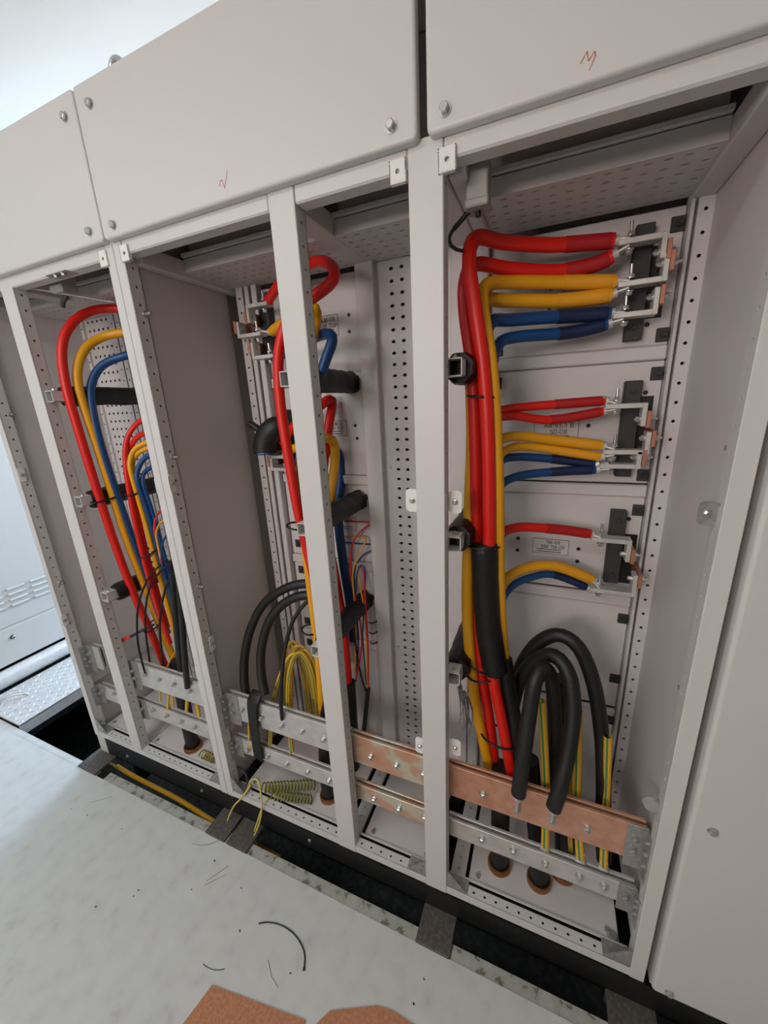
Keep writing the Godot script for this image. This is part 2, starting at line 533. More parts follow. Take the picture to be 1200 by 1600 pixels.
# ---------- cabinets ----------
func post(t: Node3D, x0: float, x1: float, y0: float, y1: float, side: int, depth := 0.045) -> void:
	# folded steel upright: plain front, perforated flank towards the opening (+1 right, -1 left)
	var b := MB.new()
	b.box(Vector3((x0 + x1) / 2, (y0 + y1) / 2, -0.003), Vector3(x1 - x0, y1 - y0, 0.006), 0.0028)
	b.bx(x0 + 0.001, x1 - 0.001, y0, y1, -depth, -depth + 0.002, 0.0)
	var n := int((y1 - y0) / 0.05)
	var p := (y1 - y0) / n
	var rp := func(x: float, s: int) -> void:
		if s > 0: b.perf(Vector3(x, y0, -0.005), Vector3(0, 0, -1), Vector3.UP, depth - 0.005, p, 1, n, 0.0042, 0.0042)
		else: b.perf(Vector3(x, y0, -depth), Vector3(0, 0, 1), Vector3.UP, depth - 0.005, p, 1, n, 0.0042, 0.0042)
	if side >= 0: rp.call(x1 - 0.001, 1)
	else: b.bx(x1 - 0.003, x1 - 0.001, y0, y1, -depth, -0.004, 0.0)
	if side <= 0: rp.call(x0 + 0.001, -1)
	else: b.bx(x0 + 0.001, x0 + 0.003, y0, y1, -depth, -0.004, 0.0)
	obj("post", b, M.paint, t)

func back_post(t: Node3D, x0: float, x1: float, holes: bool) -> void:
	var b := MB.new()
	var y0 := 0.03
	var y1 := 2.15
	if holes:
		var n := int((y1 - y0) / 0.05)
		b.perf(Vector3(x0, y0, -0.42), Vector3.RIGHT, Vector3.UP, x1 - x0, (y1 - y0) / n, 1, n, 0.0045, 0.0045)
		b.bx(x0, x0 + 0.002, y0, y1, -0.47, -0.421, 0.0)
		b.bx(x1 - 0.002, x1, y0, y1, -0.47, -0.421, 0.0)
	else:
		b.bx(x0, x1, y0, y1, -0.47, -0.42, 0.003)
	obj("rear_post", b, M.paint_in, t)

func cover(t: Node3D, x0: float, x1: float, bolts: Array) -> Node3D:
	var b := MB.new()
	b.panel(x0, x1, 2.149, 2.503, 0.001, 0.022)
	var c := obj("top_cover", b, M.paint, t)
	for p in bolts:
		b = MB.new()
		b.hexbolt(Vector3(p[0], p[1], 0.022), Vector3.BACK, 0.0095, 0.009)
		obj("bolt", b, M.zinc, c)
	return c

func rails(t: Node3D, x0: float, x1: float) -> void:
	# top and bottom front rails of one opening; the bottom one has a perforated top flange
	var b := MB.new()
	b.bx(x0, x1, 2.113, 2.16, -0.045, -0.001, 0.004)
	obj("top_rail", b, M.paint, t)
	b = MB.new()
	b.bx(x0, x1, 0.002, 0.036, -0.004, -0.001, 0.001)
	var n := int((x1 - x0) / 0.036)
	b.perf(Vector3(x0, 0.036, -0.001), Vector3.RIGHT, Vector3(0, 0, -1), (x1 - x0) / n, 0.032, n, 1, 0.0042, 0.0042)
	b.bx(x0, x1, 0.018, 0.034, -0.035, -0.033, 0.0)
	obj("bottom_rail", b, M.paint, t)
	b = MB.new()
	b.bx(x0, x1, 0.034, 0.037, -0.052, -0.044, 0.001)
	obj("bottom_lip", b, M.paint_in, t)

func tray(t: Node3D, x0: float, x1: float) -> void:
	# duct across the top of a compartment: solid front, slotted underside, dark chamber above
	var b := MB.new()
	b.bx(x0, x1, 2.112, 2.152, -0.202, -0.198, 0.001)
	b.bx(x0, x1, 2.148, 2.152, -0.24, -0.20, 0.001)
	var nx := int((x1 - x0) / 0.036)
	b.perf(Vector3(x0, 2.112, -0.44), Vector3.RIGHT, Vector3(0, 0, 1), (x1 - x0) / nx, 0.04, nx, 6, 0.009, 0.0035)
	obj("duct_tray", b, M.paint_in, t)
	b = MB.new()
	b.bx(x0, x1, 2.164, 2.49, -0.238, -0.232, 0.001)
	b.bx(x0, x1, 2.155, 2.166, -0.238, -0.19, 0.001)
	obj("duct_back", b, M.paint_in, t)

func depth_beam(t: Node3D, x0: float, x1: float, y0: float, y1: float) -> void:
	var b := MB.new()
	b.bx(x0, x1, y0, y1, -0.45, -0.04, 0.003)
	obj("depth_beam", b, M.paint_in, t)

func floor_plate(t: Node3D, x0: float, x1: float) -> void:
	var b := MB.new()
	b.bx(x0, x1, 0.018, 0.03, -0.25, -0.055, 0.002)
	b.bx(x0, x1, 0.014, 0.026, -0.44, -0.253, 0.002)
	var c := obj("gland_plate", b, M.paint_in, t)
	for p in [Vector3(x0 + 0.03, 0.03, -0.075), Vector3(x1 - 0.03, 0.03, -0.075)]:
		b = MB.new()
		b.cyl(p, p + Vector3(0, 0.006, 0), 0.010, 0.007, 12)
		obj("plate_screw", b, M.zinc, c)

func mount_plate(t: Node3D, x0: float, x1: float, y0: float, y1: float, holes: Array, clips: Array, window := []) -> Node3D:
	# recessed sheet in the back with black fixing holes and edge clips
	var b := MB.new()
	b.bx(x0, x1, y0, y1, -0.46, -0.45, 0.002)
	var c := obj("mounting_plate", b, M.paint_in, t)
	b = MB.new()
	for h in holes:
		b.cyl(Vector3(h[0], h[1], -0.451), Vector3(h[0], h[1], -0.4485), 0.0065, -1, 8)
	if holes.size() > 0: obj("plug", b, M.plastic_black, c)
	if window.size() > 0:
		b = MB.new()
		b.bx(window[0], window[1], window[2], window[3], -0.4505, -0.449, 0.0)
		obj("cut_out", b, M.plastic_black, c)
	for k in clips:
		b = MB.new()
		b.bx(k[0] - 0.016, k[0] + 0.016, k[1] - 0.018, k[1] + 0.018, -0.452, -0.446, 0.002)
		b.bx(k[0] - 0.006, k[0] + 0.012, k[1] - 0.007, k[1] + 0.007, -0.446, -0.438, 0.002)
		b.hexbolt(Vector3(k[0] + 0.003, k[1], -0.438), Vector3.BACK, 0.0045, 0.004)
		obj("clip", b, M.insulator, c)
	return c

func ridge(t: Node3D, x0: float, x1: float, y: float) -> void:
	var b := MB.new()
	b.bx(x0, x1, y - 0.019, y + 0.019, -0.455, -0.438, 0.004)
	obj("cross_bar", b, M.paint_in, t)

func rating_label(parent: Node3D, x0: float, x1: float, y0: float, y1: float, lines: Array) -> void:
	var b := MB.new()
	b.bx(x0, x1, y0, y1, -0.4495, -0.4485, 0.0)
	var l := obj("rating_label", b, M.label, parent)
	l.set_meta("label", "small printed rating label")
	b = MB.new()
	var w := x1 - x0
	var h := y1 - y0
	for e in [[x0, x1, y1 - 0.0015, y1], [x0, x1, y0, y0 + 0.0012], [x0, x0 + 0.0012, y0, y1], [x1 - 0.0012, x1, y0, y1]]:
		b.bx(e[0], e[1], e[2], e[3], -0.4486, -0.4483, 0.0)
	for k in 2:
		b.bx(x0 + w * 0.12, x1 - w * 0.2, y0 + h * (0.12 + 0.15 * k), y0 + h * (0.17 + 0.15 * k), -0.4486, -0.4483, 0.0)
	obj("print", b, M.ink, l)
	var f := SystemFont.new()
	f.font_names = PackedStringArray(["Droid Sans"])
	for k in lines.size():
		var tm := TextMesh.new()
		tm.text = lines[k]
		tm.font = f
		tm.font_size = 16
		tm.pixel_size = h * 0.30 / 16.0
		tm.depth = 0.0006
		var o := MeshInstance3D.new()
		o.mesh = tm
		o.material_override = M.ink
		o.name = numbered(l, "lettering")
		o.position = Vector3(x0 + w * 0.56, y1 - h * (0.22 + 0.30 * k), -0.448) - gpos[l]
		l.add_child(o, true)

func hinge_tab(t: Node3D, p: Vector3, n: Vector3, w := 0.024, h := 0.062, m: Material = null) -> void:
	# oval white door stop with a screw
	var b := MB.new()
	var u := Vector3.UP.cross(n).normalized()
	var pts := []
	for k in 16:
		var a := TAU * k / 16.0
		pts.append(p + u * clampf(cos(a) * 1.35, -1, 1) * w * 0.5 + Vector3.UP * clampf(sin(a) * 1.15, -1, 1) * h * 0.5)
	for k in 16:
		b.oquad(pts[k], pts[(k + 1) % 16], pts[(k + 1) % 16] + n * 0.003, pts[k] + n * 0.003, p)
		b.otri(p + n * 0.003, pts[k] + n * 0.003, pts[(k + 1) % 16] + n * 0.003, p)
	var o := obj("hinge_tab", b, m if m else M.white_plastic, t)
	b = MB.new()
	b.hexbolt(p + n * 0.003, n, 0.006, 0.005)
	obj("screw", b, M.zinc, o)

func corner_tab(t: Node3D, p: Vector3) -> void:
	var b := MB.new()
	b.perf(p + Vector3(-0.018, -0.021, 0.004), Vector3.RIGHT, Vector3.UP, 0.036, 0.042, 1, 1, 0.005, 0.005, 0.004)
	b.bx(p.x - 0.018, p.x + 0.018, p.y - 0.021, p.y + 0.021, p.z - 0.006, p.z - 0.003, 0.0)
	b.bx(p.x - 0.018, p.x - 0.016, p.y - 0.021, p.y + 0.021, p.z - 0.003, p.z + 0.004, 0.0)
	b.bx(p.x + 0.016, p.x + 0.018, p.y - 0.021, p.y + 0.021, p.z - 0.003, p.z + 0.004, 0.0)
	b.bx(p.x - 0.018, p.x + 0.018, p.y - 0.021, p.y - 0.019, p.z - 0.003, p.z + 0.004, 0.0)
	obj("corner_tab", b, M.white_plastic, t)

func gusset(t: Node3D, x: float, s: int) -> void:
	# galvanised corner gusset at the foot of a post; s = side it points to
	var b := MB.new()
	var z := -0.006
	var a := Vector3(x, 0.036, z)
	for e in [[a, a + Vector3(0.07 * s, 0, 0), a + Vector3(0, 0.075, 0)]]:
		var n := Vector3(0, 0, 0.003)
		var o: Vector3 = (e[0] + e[1] + e[2]) / 3.0 + n * 0.5
		b.otri(e[0] + n, e[1] + n, e[2] + n, o)
		b.otri(e[0], e[1], e[2], o)
		for k in 3: b.oquad(e[k], e[(k + 1) % 3], e[(k + 1) % 3] + n, e[k] + n, o)
	b.bx(min(x, x + 0.07 * s), max(x, x + 0.07 * s), 0.036, 0.040, -0.045, -0.004, 0.001)
	for q in [[0.02, 0.018], [0.045, 0.012], [0.012, 0.045]]:
		b.cyl(a + Vector3(q[0] * s, q[1], 0.003), a + Vector3(q[0] * s, q[1], 0.006), 0.004, -1, 8)
	obj("corner_gusset", b, M.galv, t)

func wall_stud(t: Node3D, p: Vector3, n: Vector3) -> void:
	var b := MB.new()
	b.box(p + n * 0.002, Vector3(0.004, 0.07, 0.03) if absf(n.x) > 0.5 else Vector3(0.03, 0.07, 0.004), 0.001)
	b.cyl(p, p + n * 0.018, 0.016, 0.009, 12)
	b.cyl(p + n * 0.018, p + n * 0.042, 0.005, -1, 8)
	obj("wall_stud", b, M.galv, t)

func shell(t: Node3D, x0: float, x1: float, left_wall: bool, right_wall: bool) -> void:
	# roof and rear sheet of a cabinet
	var b := MB.new()
	b.bx(x0, x1, 2.495, 2.503, -0.62, 0.0, 0.001)
	obj("roof", b, M.paint, t)
	b = MB.new()
	b.bx(x0, x1, 0.0, 2.503, -0.625, -0.615, 0.001)
	obj("rear_sheet", b, M.paint, t)
	b = MB.new()
	b.bx(x0, x1, 0.0, 0.008, -0.62, -0.43, 0.001)
	obj("base_strip", b, M.paint_in, t)
	if left_wall:
		b = MB.new()
		b.bx(x0 + 0.018, x0 + 0.022, 0.30, 2.112, -0.42, -0.046, 0.001)
		b.bx(x0 + 0.0, x0 + 0.004, 0.01, 2.50, -0.62, -0.042, 0.001)
		obj("side_wall", b, M.paint_in, t)
	if right_wall:
		b = MB.new()
		b.bx(x1 - 0.022, x1 - 0.018, 0.03, 2.112, -0.47, -0.046, 0.001)
		b.bx(x1 - 0.004, x1 - 0.0, 0.01, 2.50, -0.62, -0.042, 0.001)
		obj("side_wall", b, M.paint_in, t)

func pencil_mark(parent: Node3D, pts: Array) -> void:
	var b := MB.new()
	for k in pts.size() - 1:
		var d: Vector3 = (pts[k + 1] - pts[k]).normalized()
		var s := Vector3(-d.y, d.x, 0) * 0.0011
		b.quad(pts[k] - s, pts[k + 1] - s * 0.6, pts[k + 1] + s * 0.6, pts[k] + s)
	var o := obj("pencil_mark", b, M.pencil, parent)
	o.set_meta("label", "faint red handwritten pencil mark")

func cabinet_left() -> Node3D:
	var t := thing("switchgear_cabinet", "open grey switchgear cabinet at the left end of the row", "cabinet", Vector3(-1.70, 0, -0.3), "open switchgear cabinets")
	shell(t, -2.168, -1.227, true, true)
	post(t, -2.168, -2.132, 0.0, 2.16, 1)
	post(t, -1.858, -1.786, 0.03, 2.12, 1)
	post(t, -1.262, -1.2275, 0.0, 2.16, -1)
	rails(t, -2.132, -1.262)
	var c := cover(t, -2.166, -1.228, [[-1.275, 2.451], [-1.279, 2.182], [-2.12, 2.451], [-2.12, 2.182]])
	c.set_meta("label", "plain sheet cover bolted at its corners")
	depth_beam(t, -2.165, -2.13, 2.11, 2.15)
	depth_beam(t, -1.86, -1.80, 2.11, 2.16)
	tray(t, -2.13, -1.25)
	back_post(t, -2.15, -2.125, true)
	back_post(t, -1.93, -1.895, true)
	back_post(t, -1.885, -1.86, true)
	back_post(t, -1.30, -1.26, true)
	floor_plate(t, -2.14, -1.86)
	floor_plate(t, -1.80, -1.26)
	var b := MB.new()
	b.bx(-1.86, -1.80, 0.016, 0.034, -0.44, -0.035, 0.002)
	obj("floor_beam", b, M.paint_in, t)
	# perforated back
	b = MB.new()
	b.perf(Vector3(-2.1125, 0.56, -0.43), Vector3.RIGHT, Vector3.UP, 0.034, 0.039, 5, 40, 0.0066, 0.0066, 0.001)
	b.bx(-2.135, -2.1125, 0.56, 2.12, -0.432, -0.43, 0.0)
	b.bx(-1.9425, -1.925, 0.56, 2.12, -0.432, -0.43, 0.0)
	obj("perforated_plate", b, M.paint_in, t)
	b = MB.new()
	b.bx(-2.14, -1.26, 0.03, 0.555, -0.45, -0.44, 0.002)
	b.bx(-1.86, -1.30, 0.56, 2.12, -0.46, -0.45, 0.002)
	obj("rear_plate", b, M.paint_in, t)
	corner_tab(t, Vector3(-1.2722, 2.1158, 0))
	hinge_tab(t, Vector3(-2.131, 1.4288, -0.0145), Vector3.RIGHT)
	hinge_tab(t, Vector3(-2.131, 0.7076, -0.0055), Vector3.RIGHT)
	hinge_tab(t, Vector3(-1.275, 1.41, -0.02), Vector3.BACK)
	hinge_tab(t, Vector3(-1.275, 0.62, -0.02), Vector3.BACK)
	wall_stud(t, Vector3(-2.145, 1.686, -0.0404), Vector3.RIGHT)
	wall_stud(t, Vector3(-2.145, 0.8956, -0.0343), Vector3.RIGHT)
	gusset(t, -2.131, 1)
	gusset(t, -1.263, -1)
	# latch plate and lock rod under the top rail
	b = MB.new()
	b.bx(-1.56, -1.45, 2.111, 2.114, -0.03, 0.012, 0.001)
	b.hexbolt(Vector3(-1.52, 2.111, 0.0), Vector3.DOWN, 0.008, 0.006)
	b.hexbolt(Vector3(-1.48, 2.111, 0.0), Vector3.DOWN, 0.008, 0.006)
	obj("latch_plate", b, M.galv, t)
	b = MB.new()
	b.tube([Vector3(-1.78, 2.1212, -0.036), Vector3(-1.45, 2.047, -0.1268)], 0.004, 6)
	obj("lock_rod", b, M.galv, t)
	return t

func cabinet_middle() -> Node3D:
	var t := thing("switchgear_cabinet", "open grey switchgear cabinet in the middle with a post dividing it in two", "cabinet", Vector3(-0.74, 0, -0.3), "open switchgear cabinets")
	shell(t, -1.2255, -0.263, true, false)
	post(t, -1.2255, -1.188, 0.0, 2.16, 1)
	post(t, -0.654, -0.580, 0.0, 2.16, 1)
	post(t, -0.300, -0.226, 0.0, 2.16, 1)
	rails(t, -1.188, -0.654)
	rails(t, -0.580, -0.300)
	var c := cover(t, -1.2245, -0.272, [[-1.166, 2.450], [-1.173, 2.178], [-0.325, 2.182], [-0.325, 2.45]])
	c.set_meta("label", "long sheet cover with a pencilled figure near its lower edge")
	var m := Vector3(-0.761, 2.187, 0.0223)
	pencil_mark(c, [m + Vector3(-0.012, -0.006, 0), m + Vector3(-0.009, 0.004, 0), m + Vector3(-0.004, 0.006, 0), m + Vector3(0.002, -0.012, 0), m + Vector3(0.018, 0.022, 0)])
	depth_beam(t, -1.2, -1.165, 2.095, 2.15)
	depth_beam(t, -0.648, -0.586, 2.11, 2.165)
	depth_beam(t, -0.31, -0.228, 2.10, 2.165)
	tray(t, -1.165, -0.648)
	tray(t, -0.586, -0.31)
	back_post(t, -1.158, -1.125, true)
	back_post(t, -1.118, -1.098, false)
	back_post(t, -1.085, -1.06, false)
	back_post(t, -0.640, -0.572, false)
	back_post(t, -0.31, -0.24, false)
	floor_plate(t, -1.16, -0.655)
	floor_plate(t, -0.568, -0.29)
	var b := MB.new()
	b.perf(Vector3(-0.632, 0.036, -0.05), Vector3.RIGHT, Vector3(0, 0, -1), 0.05, 0.038, 1, 10, 0.0042, 0.0042)
	b.bx(-0.632, -0.582, 0.02, 0.03, -0.44, -0.05, 0.0)
	obj("floor_beam", b, M.paint_in, t)
	# back plates
	var xs := [-1.055, -0.642]
	var p := mount_plate(t, xs[0], xs[1], 1.775, 2.10, [[-0.686, 1.967], [-0.688, 1.912]], [[-1.02, 2.07], [-1.02, 1.80]])
	rating_label(p, -0.825, -0.731, 1.905, 1.975, ["EM-08", "BM-TUP"])
	p = mount_plate(t, xs[0], xs[1], 1.385, 1.735, [[-0.690, 1.579], [-0.685, 1.53]], [[-1.02, 1.70], [-1.02, 1.41]])
	rating_label(p, -0.82, -0.727, 1.54, 1.60, ["EM-U", "BP-TUP"])
	p = mount_plate(t, xs[0], xs[1], 1.01, 1.345, [], [[-1.02, 1.31], [-1.02, 1.06]])
	rating_label(p, -0.81, -0.715, 1.145, 1.205, ["TM-08"])
	mount_plate(t, xs[0], xs[1], 0.62, 0.97, [], [[-1.02, 0.93], [-1.02, 0.66]])
	mount_plate(t, xs[0], xs[1], 0.04, 0.58, [], [[-1.02, 0.54]])
	for y in [1.755, 1.365, 0.99, 0.60]: ridge(t, xs[0], xs[1], y)
	b = MB.new()
	b.perf(Vector3(-0.5365, 0.08, -0.45), Vector3.RIGHT, Vector3.UP, 0.0375, 0.0375, 2, 54, 0.0075, 0.0056, 0.001)
	b.bx(-0.574, -0.5365, 0.04, 2.15, -0.453, -0.45, 0.0)
	b.bx(-0.4615, -0.305, 0.04, 2.15, -0.453, -0.45, 0.0)
	b.bx(-0.5365, -0.4615, 2.105, 2.15, -0.453, -0.45, 0.0)
	b.bx(-0.5365, -0.4615, 0.04, 0.08, -0.453, -0.45, 0.0)
	var pp := obj("perforated_plate", b, M.paint_in, t)
	for q in [Vector3(-0.555, 2.12, -0.45), Vector3(-0.552, 1.42, -0.45), Vector3(-0.552, 0.62, -0.45)]:
		b = MB.new()
		b.cyl(q, q + Vector3(0, 0, 0.005), 0.008, 0.006, 10)
		obj("screw", b, M.zinc, pp)
	corner_tab(t, Vector3(-1.1759, 2.1145, 0))
	corner_tab(t, Vector3(-0.3213, 2.1151, 0))
	hinge_tab(t, Vector3(-1.186, 1.4264, -0.0053), Vector3.RIGHT)
	hinge_tab(t, Vector3(-1.186, 0.7677, -0.0389), Vector3.RIGHT)
	hinge_tab(t, Vector3(-0.320, 1.406, -0.03), Vector3.BACK, 0.036)
	hinge_tab(t, Vector3(-0.318, 0.59, -0.03), Vector3.BACK, 0.03)
	wall_stud(t, Vector3(-1.203, 1.9602, -0.035), Vector3.RIGHT)
	wall_stud(t, Vector3(-1.203, 1.5127, -0.0336), Vector3.RIGHT)
	wall_stud(t, Vector3(-1.203, 1.0217, -0.0326), Vector3.RIGHT)
	gusset(t, -1.187, 1)
	gusset(t, -0.301, -1)
	# eyebolt on the roof
	b = MB.new()
	var ring := []
	for k in 17: ring.append(Vector3(-1.13 + cos(TAU * k / 16.0) * 0.022, 2.552 + sin(TAU * k / 16.0) * 0.022, -0.05))
	b.tube(ring, 0.008, 8)
	b.cyl(Vector3(-1.13, 2.503, -0.05), Vector3(-1.13, 2.532, -0.05), 0.013)
	obj("lifting_eye", b, M.zinc, t)
	return t

func cabinet_right() -> Node3D:
	var t := thing("switchgear_cabinet", "open grey switchgear cabinet nearest the camera with red, yellow and blue cable pairs", "cabinet", Vector3(0.05, 0, -0.3), "open switchgear cabinets")
	shell(t, -0.263, 0.357, false, true)
	post(t, 0.320, 0.357, 0.0, 2.16, -1)
	rails(t, -0.226, 0.320)
	var c := cover(t, -0.253, 0.352, [[-0.217, 2.179], [0.30, 2.179], [-0.217, 2.45]])
	c.set_meta("label", "sheet cover with a red pencilled figure")
	var m := Vector3(0.02, 2.182, 0.0223)
	pencil_mark(c, [m + Vector3(-0.010, -0.005, 0), m + Vector3(-0.001, 0.008, 0), m + Vector3(0.002, -0.005, 0), m + Vector3(0.010, 0.005, 0), m + Vector3(0.012, 0.0, 0), m + Vector3(0.004, -0.018, 0)])
	depth_beam(t, -0.226, -0.19, 2.10, 2.15)
	depth_beam(t, 0.285, 0.335, 2.10, 2.15)
	tray(t, -0.19, 0.285)
	back_post(t, 0.303, 0.335, true)
	back_post(t, 0.288, 0.297, false)
	back_post(t, -0.236, -0.195, false)
	floor_plate(t, -0.16, 0.30)
	var b := MB.new()
	b.perf(Vector3(-0.222, 0.036, -0.05), Vector3.RIGHT, Vector3(0, 0, -1), 0.05, 0.038, 1, 10, 0.0042, 0.0042)
	b.bx(-0.222, -0.172, 0.02, 0.03, -0.44, -0.05, 0.0)
	obj("floor_beam", b, M.paint_in, t)
	var xs := [-0.193, 0.286]
	var clip_x := 0.272
	var p := mount_plate(t, xs[0], xs[1], 1.775, 2.10, [[-0.02, 1.955], [-0.02, 1.905], [0.232, 1.83]], [[clip_x, 2.06], [clip_x, 1.80], [-0.165, 1.80]], [0.222, 0.262, 1.845, 2.02])
	rating_label(p, -0.035, 0.080, 1.915, 1.955, ["AC 6UB"])
	p = mount_plate(t, xs[0], xs[1], 1.385, 1.735, [[0.112, 1.56], [0.112, 1.515], [0.25, 1.65]], [[clip_x, 1.70], [clip_x, 1.41], [-0.165, 1.70], [-0.165, 1.41]], [0.235, 0.272, 1.47, 1.64])
	rating_label(p, -0.043, 0.086, 1.51, 1.578, ["AB 51.1 B", "50-08"])
	p = mount_plate(t, xs[0], xs[1], 1.01, 1.345, [[-0.075, 1.175], [-0.075, 1.13], [0.118, 1.155], [0.118, 1.11], [0.25, 1.27]], [[clip_x, 1.30]], [0.24, 0.28, 1.05, 1.22])
	rating_label(p, -0.025, 0.088, 1.128, 1.182, ["TM-08", "BM-TM-08"])
	mount_plate(t, xs[0], xs[1], 0.56, 0.97, [], [[clip_x, 0.92], [clip_x, 0.68]])
	mount_plate(t, xs[0], xs[1], 0.04, 0.53, [], [[clip_x, 0.50]])
	for y in [1.755, 1.362, 0.988]: ridge(t, xs[0], xs[1], y)
	b = MB.new()
	b.bx(xs[0], xs[1], 0.534, 0.552, -0.455, -0.444, 0.002)
	obj("cross_bar", b, M.paint_in, t)
	corner_tab(t, Vector3(-0.2175, 2.1111, 0))
	hinge_tab(t, Vector3(-0.208, 1.405, -0.04), Vector3.BACK, 0.034)
	hinge_tab(t, Vector3(-0.205, 0.615, -0.04), Vector3.BACK, 0.034)
	gusset(t, -0.225, 1)
	hinge_tab(t, Vector3(0.306, 1.412, -0.03), Vector3.BACK, 0.032, 0.05, M.galv)
	b = MB.new()
	b.cyl(Vector3(0.306, 0.63, -0.032), Vector3(0.306, 0.63, -0.024), 0.021, 0.018, 16)
	obj("plastic_knob", b, M.grey_plastic, t)
	for q in [Vector3(0.336, 1.5372, -0.0746), Vector3(0.336, 0.9634, -0.073)]:
		b = MB.new()
		b.cyl(q, q - Vector3(0.008, 0, 0), 0.005, -1, 8)
		obj("wall_screw", b, M.zinc, t)
	gusset(t, 0.319, -1)
	b = MB.new()
	b.cyl(Vector3(0.2833, 0.03, -0.0661), Vector3(0.2833, 0.03, -0.0661) + Vector3(0, 0.006, 0), 0.016, 0.012, 16)
	obj("plate_plug", b, M.zinc, t)
	return t

func cabinet_closed() -> void:
	var t := thing("closed_cabinet", "closed grey cabinet with a plain bolted front panel at the right edge", "cabinet", Vector3(0.85, 0, -0.3))
	var b := MB.new()
	b.bx(0.372, 1.36, 0.0, 2.5, -0.62, -0.006, 0.002)
	obj("body", b, M.paint, t)
	b = MB.new()
	b.panel(0.3685, 1.355, 0.026, 2.49, -0.003, 0.022, 0.008, 0.012)
	var f := obj("front_panel", b, M.paint, t)
	for p in [[0.411, 0.663], [0.407, 0.050], [0.411, 1.40], [0.411, 2.2], [1.31, 0.05]]:
		b = MB.new()
		b.hexbolt(Vector3(p[0], p[1], 0.022), Vector3.BACK, 0.0085, 0.007)
		obj("bolt", b, M.zinc, f)

# ---------- busbars ----------
func busbar(called: String, label: String, x0: float, x1: float, y0: float, y1: float, m: Material, bolts: Array, brackets: Array, grp: String) -> void:
	var t := thing(called, label, "busbar", Vector3((x0 + x1) / 2, y0, -0.07), grp)
	var b := MB.new()
	b.bx(x0, x1, y0, y1, -0.070, -0.060, 0.0012)
	b.bx(x0, x1, y0, y1, -0.090, -0.080, 0.0012)
	obj("bar", b, m, t)
	for q in bolts:
		b = MB.new()
		b.hexbolt(Vector3(q.x, q.y, -0.060), Vector3.BACK, 0.0095, 0.010, 0.008)
		obj("bolt", b, M.zinc, t)
	for k in brackets:
		b = MB.new()
		b.bx(k[0], k[1], y0 - 0.025, y1 + 0.004, -0.060, -0.056, 0.001)
		var xe: float = k[0] if k[2] < 0 else k[1]
		b.bx(xe - 0.002, xe + 0.002, y0 - 0.03, y1 + 0.004, -0.060, -0.022, 0.001)
		var cx: float = (k[0] + k[1]) * 0.5
		var nb := 2 if y1 - y0 > 0.1 else 1
		for i in nb:
			b.hexbolt(Vector3(cx - 0.004, lerpf(y0, y1, (i + 1.0) / (nb + 1.0)), -0.056), Vector3.BACK, 0.009, 0.009, 0.006)
		for i in 3:
			b.hexbolt(Vector3(xe + 0.002 * -k[2], lerpf(y0, y1, (i + 0.5) / 3.0), -0.038), Vector3(-k[2], 0, 0), 0.006, 0.006)
		obj("bracket", b, M.galv, t)

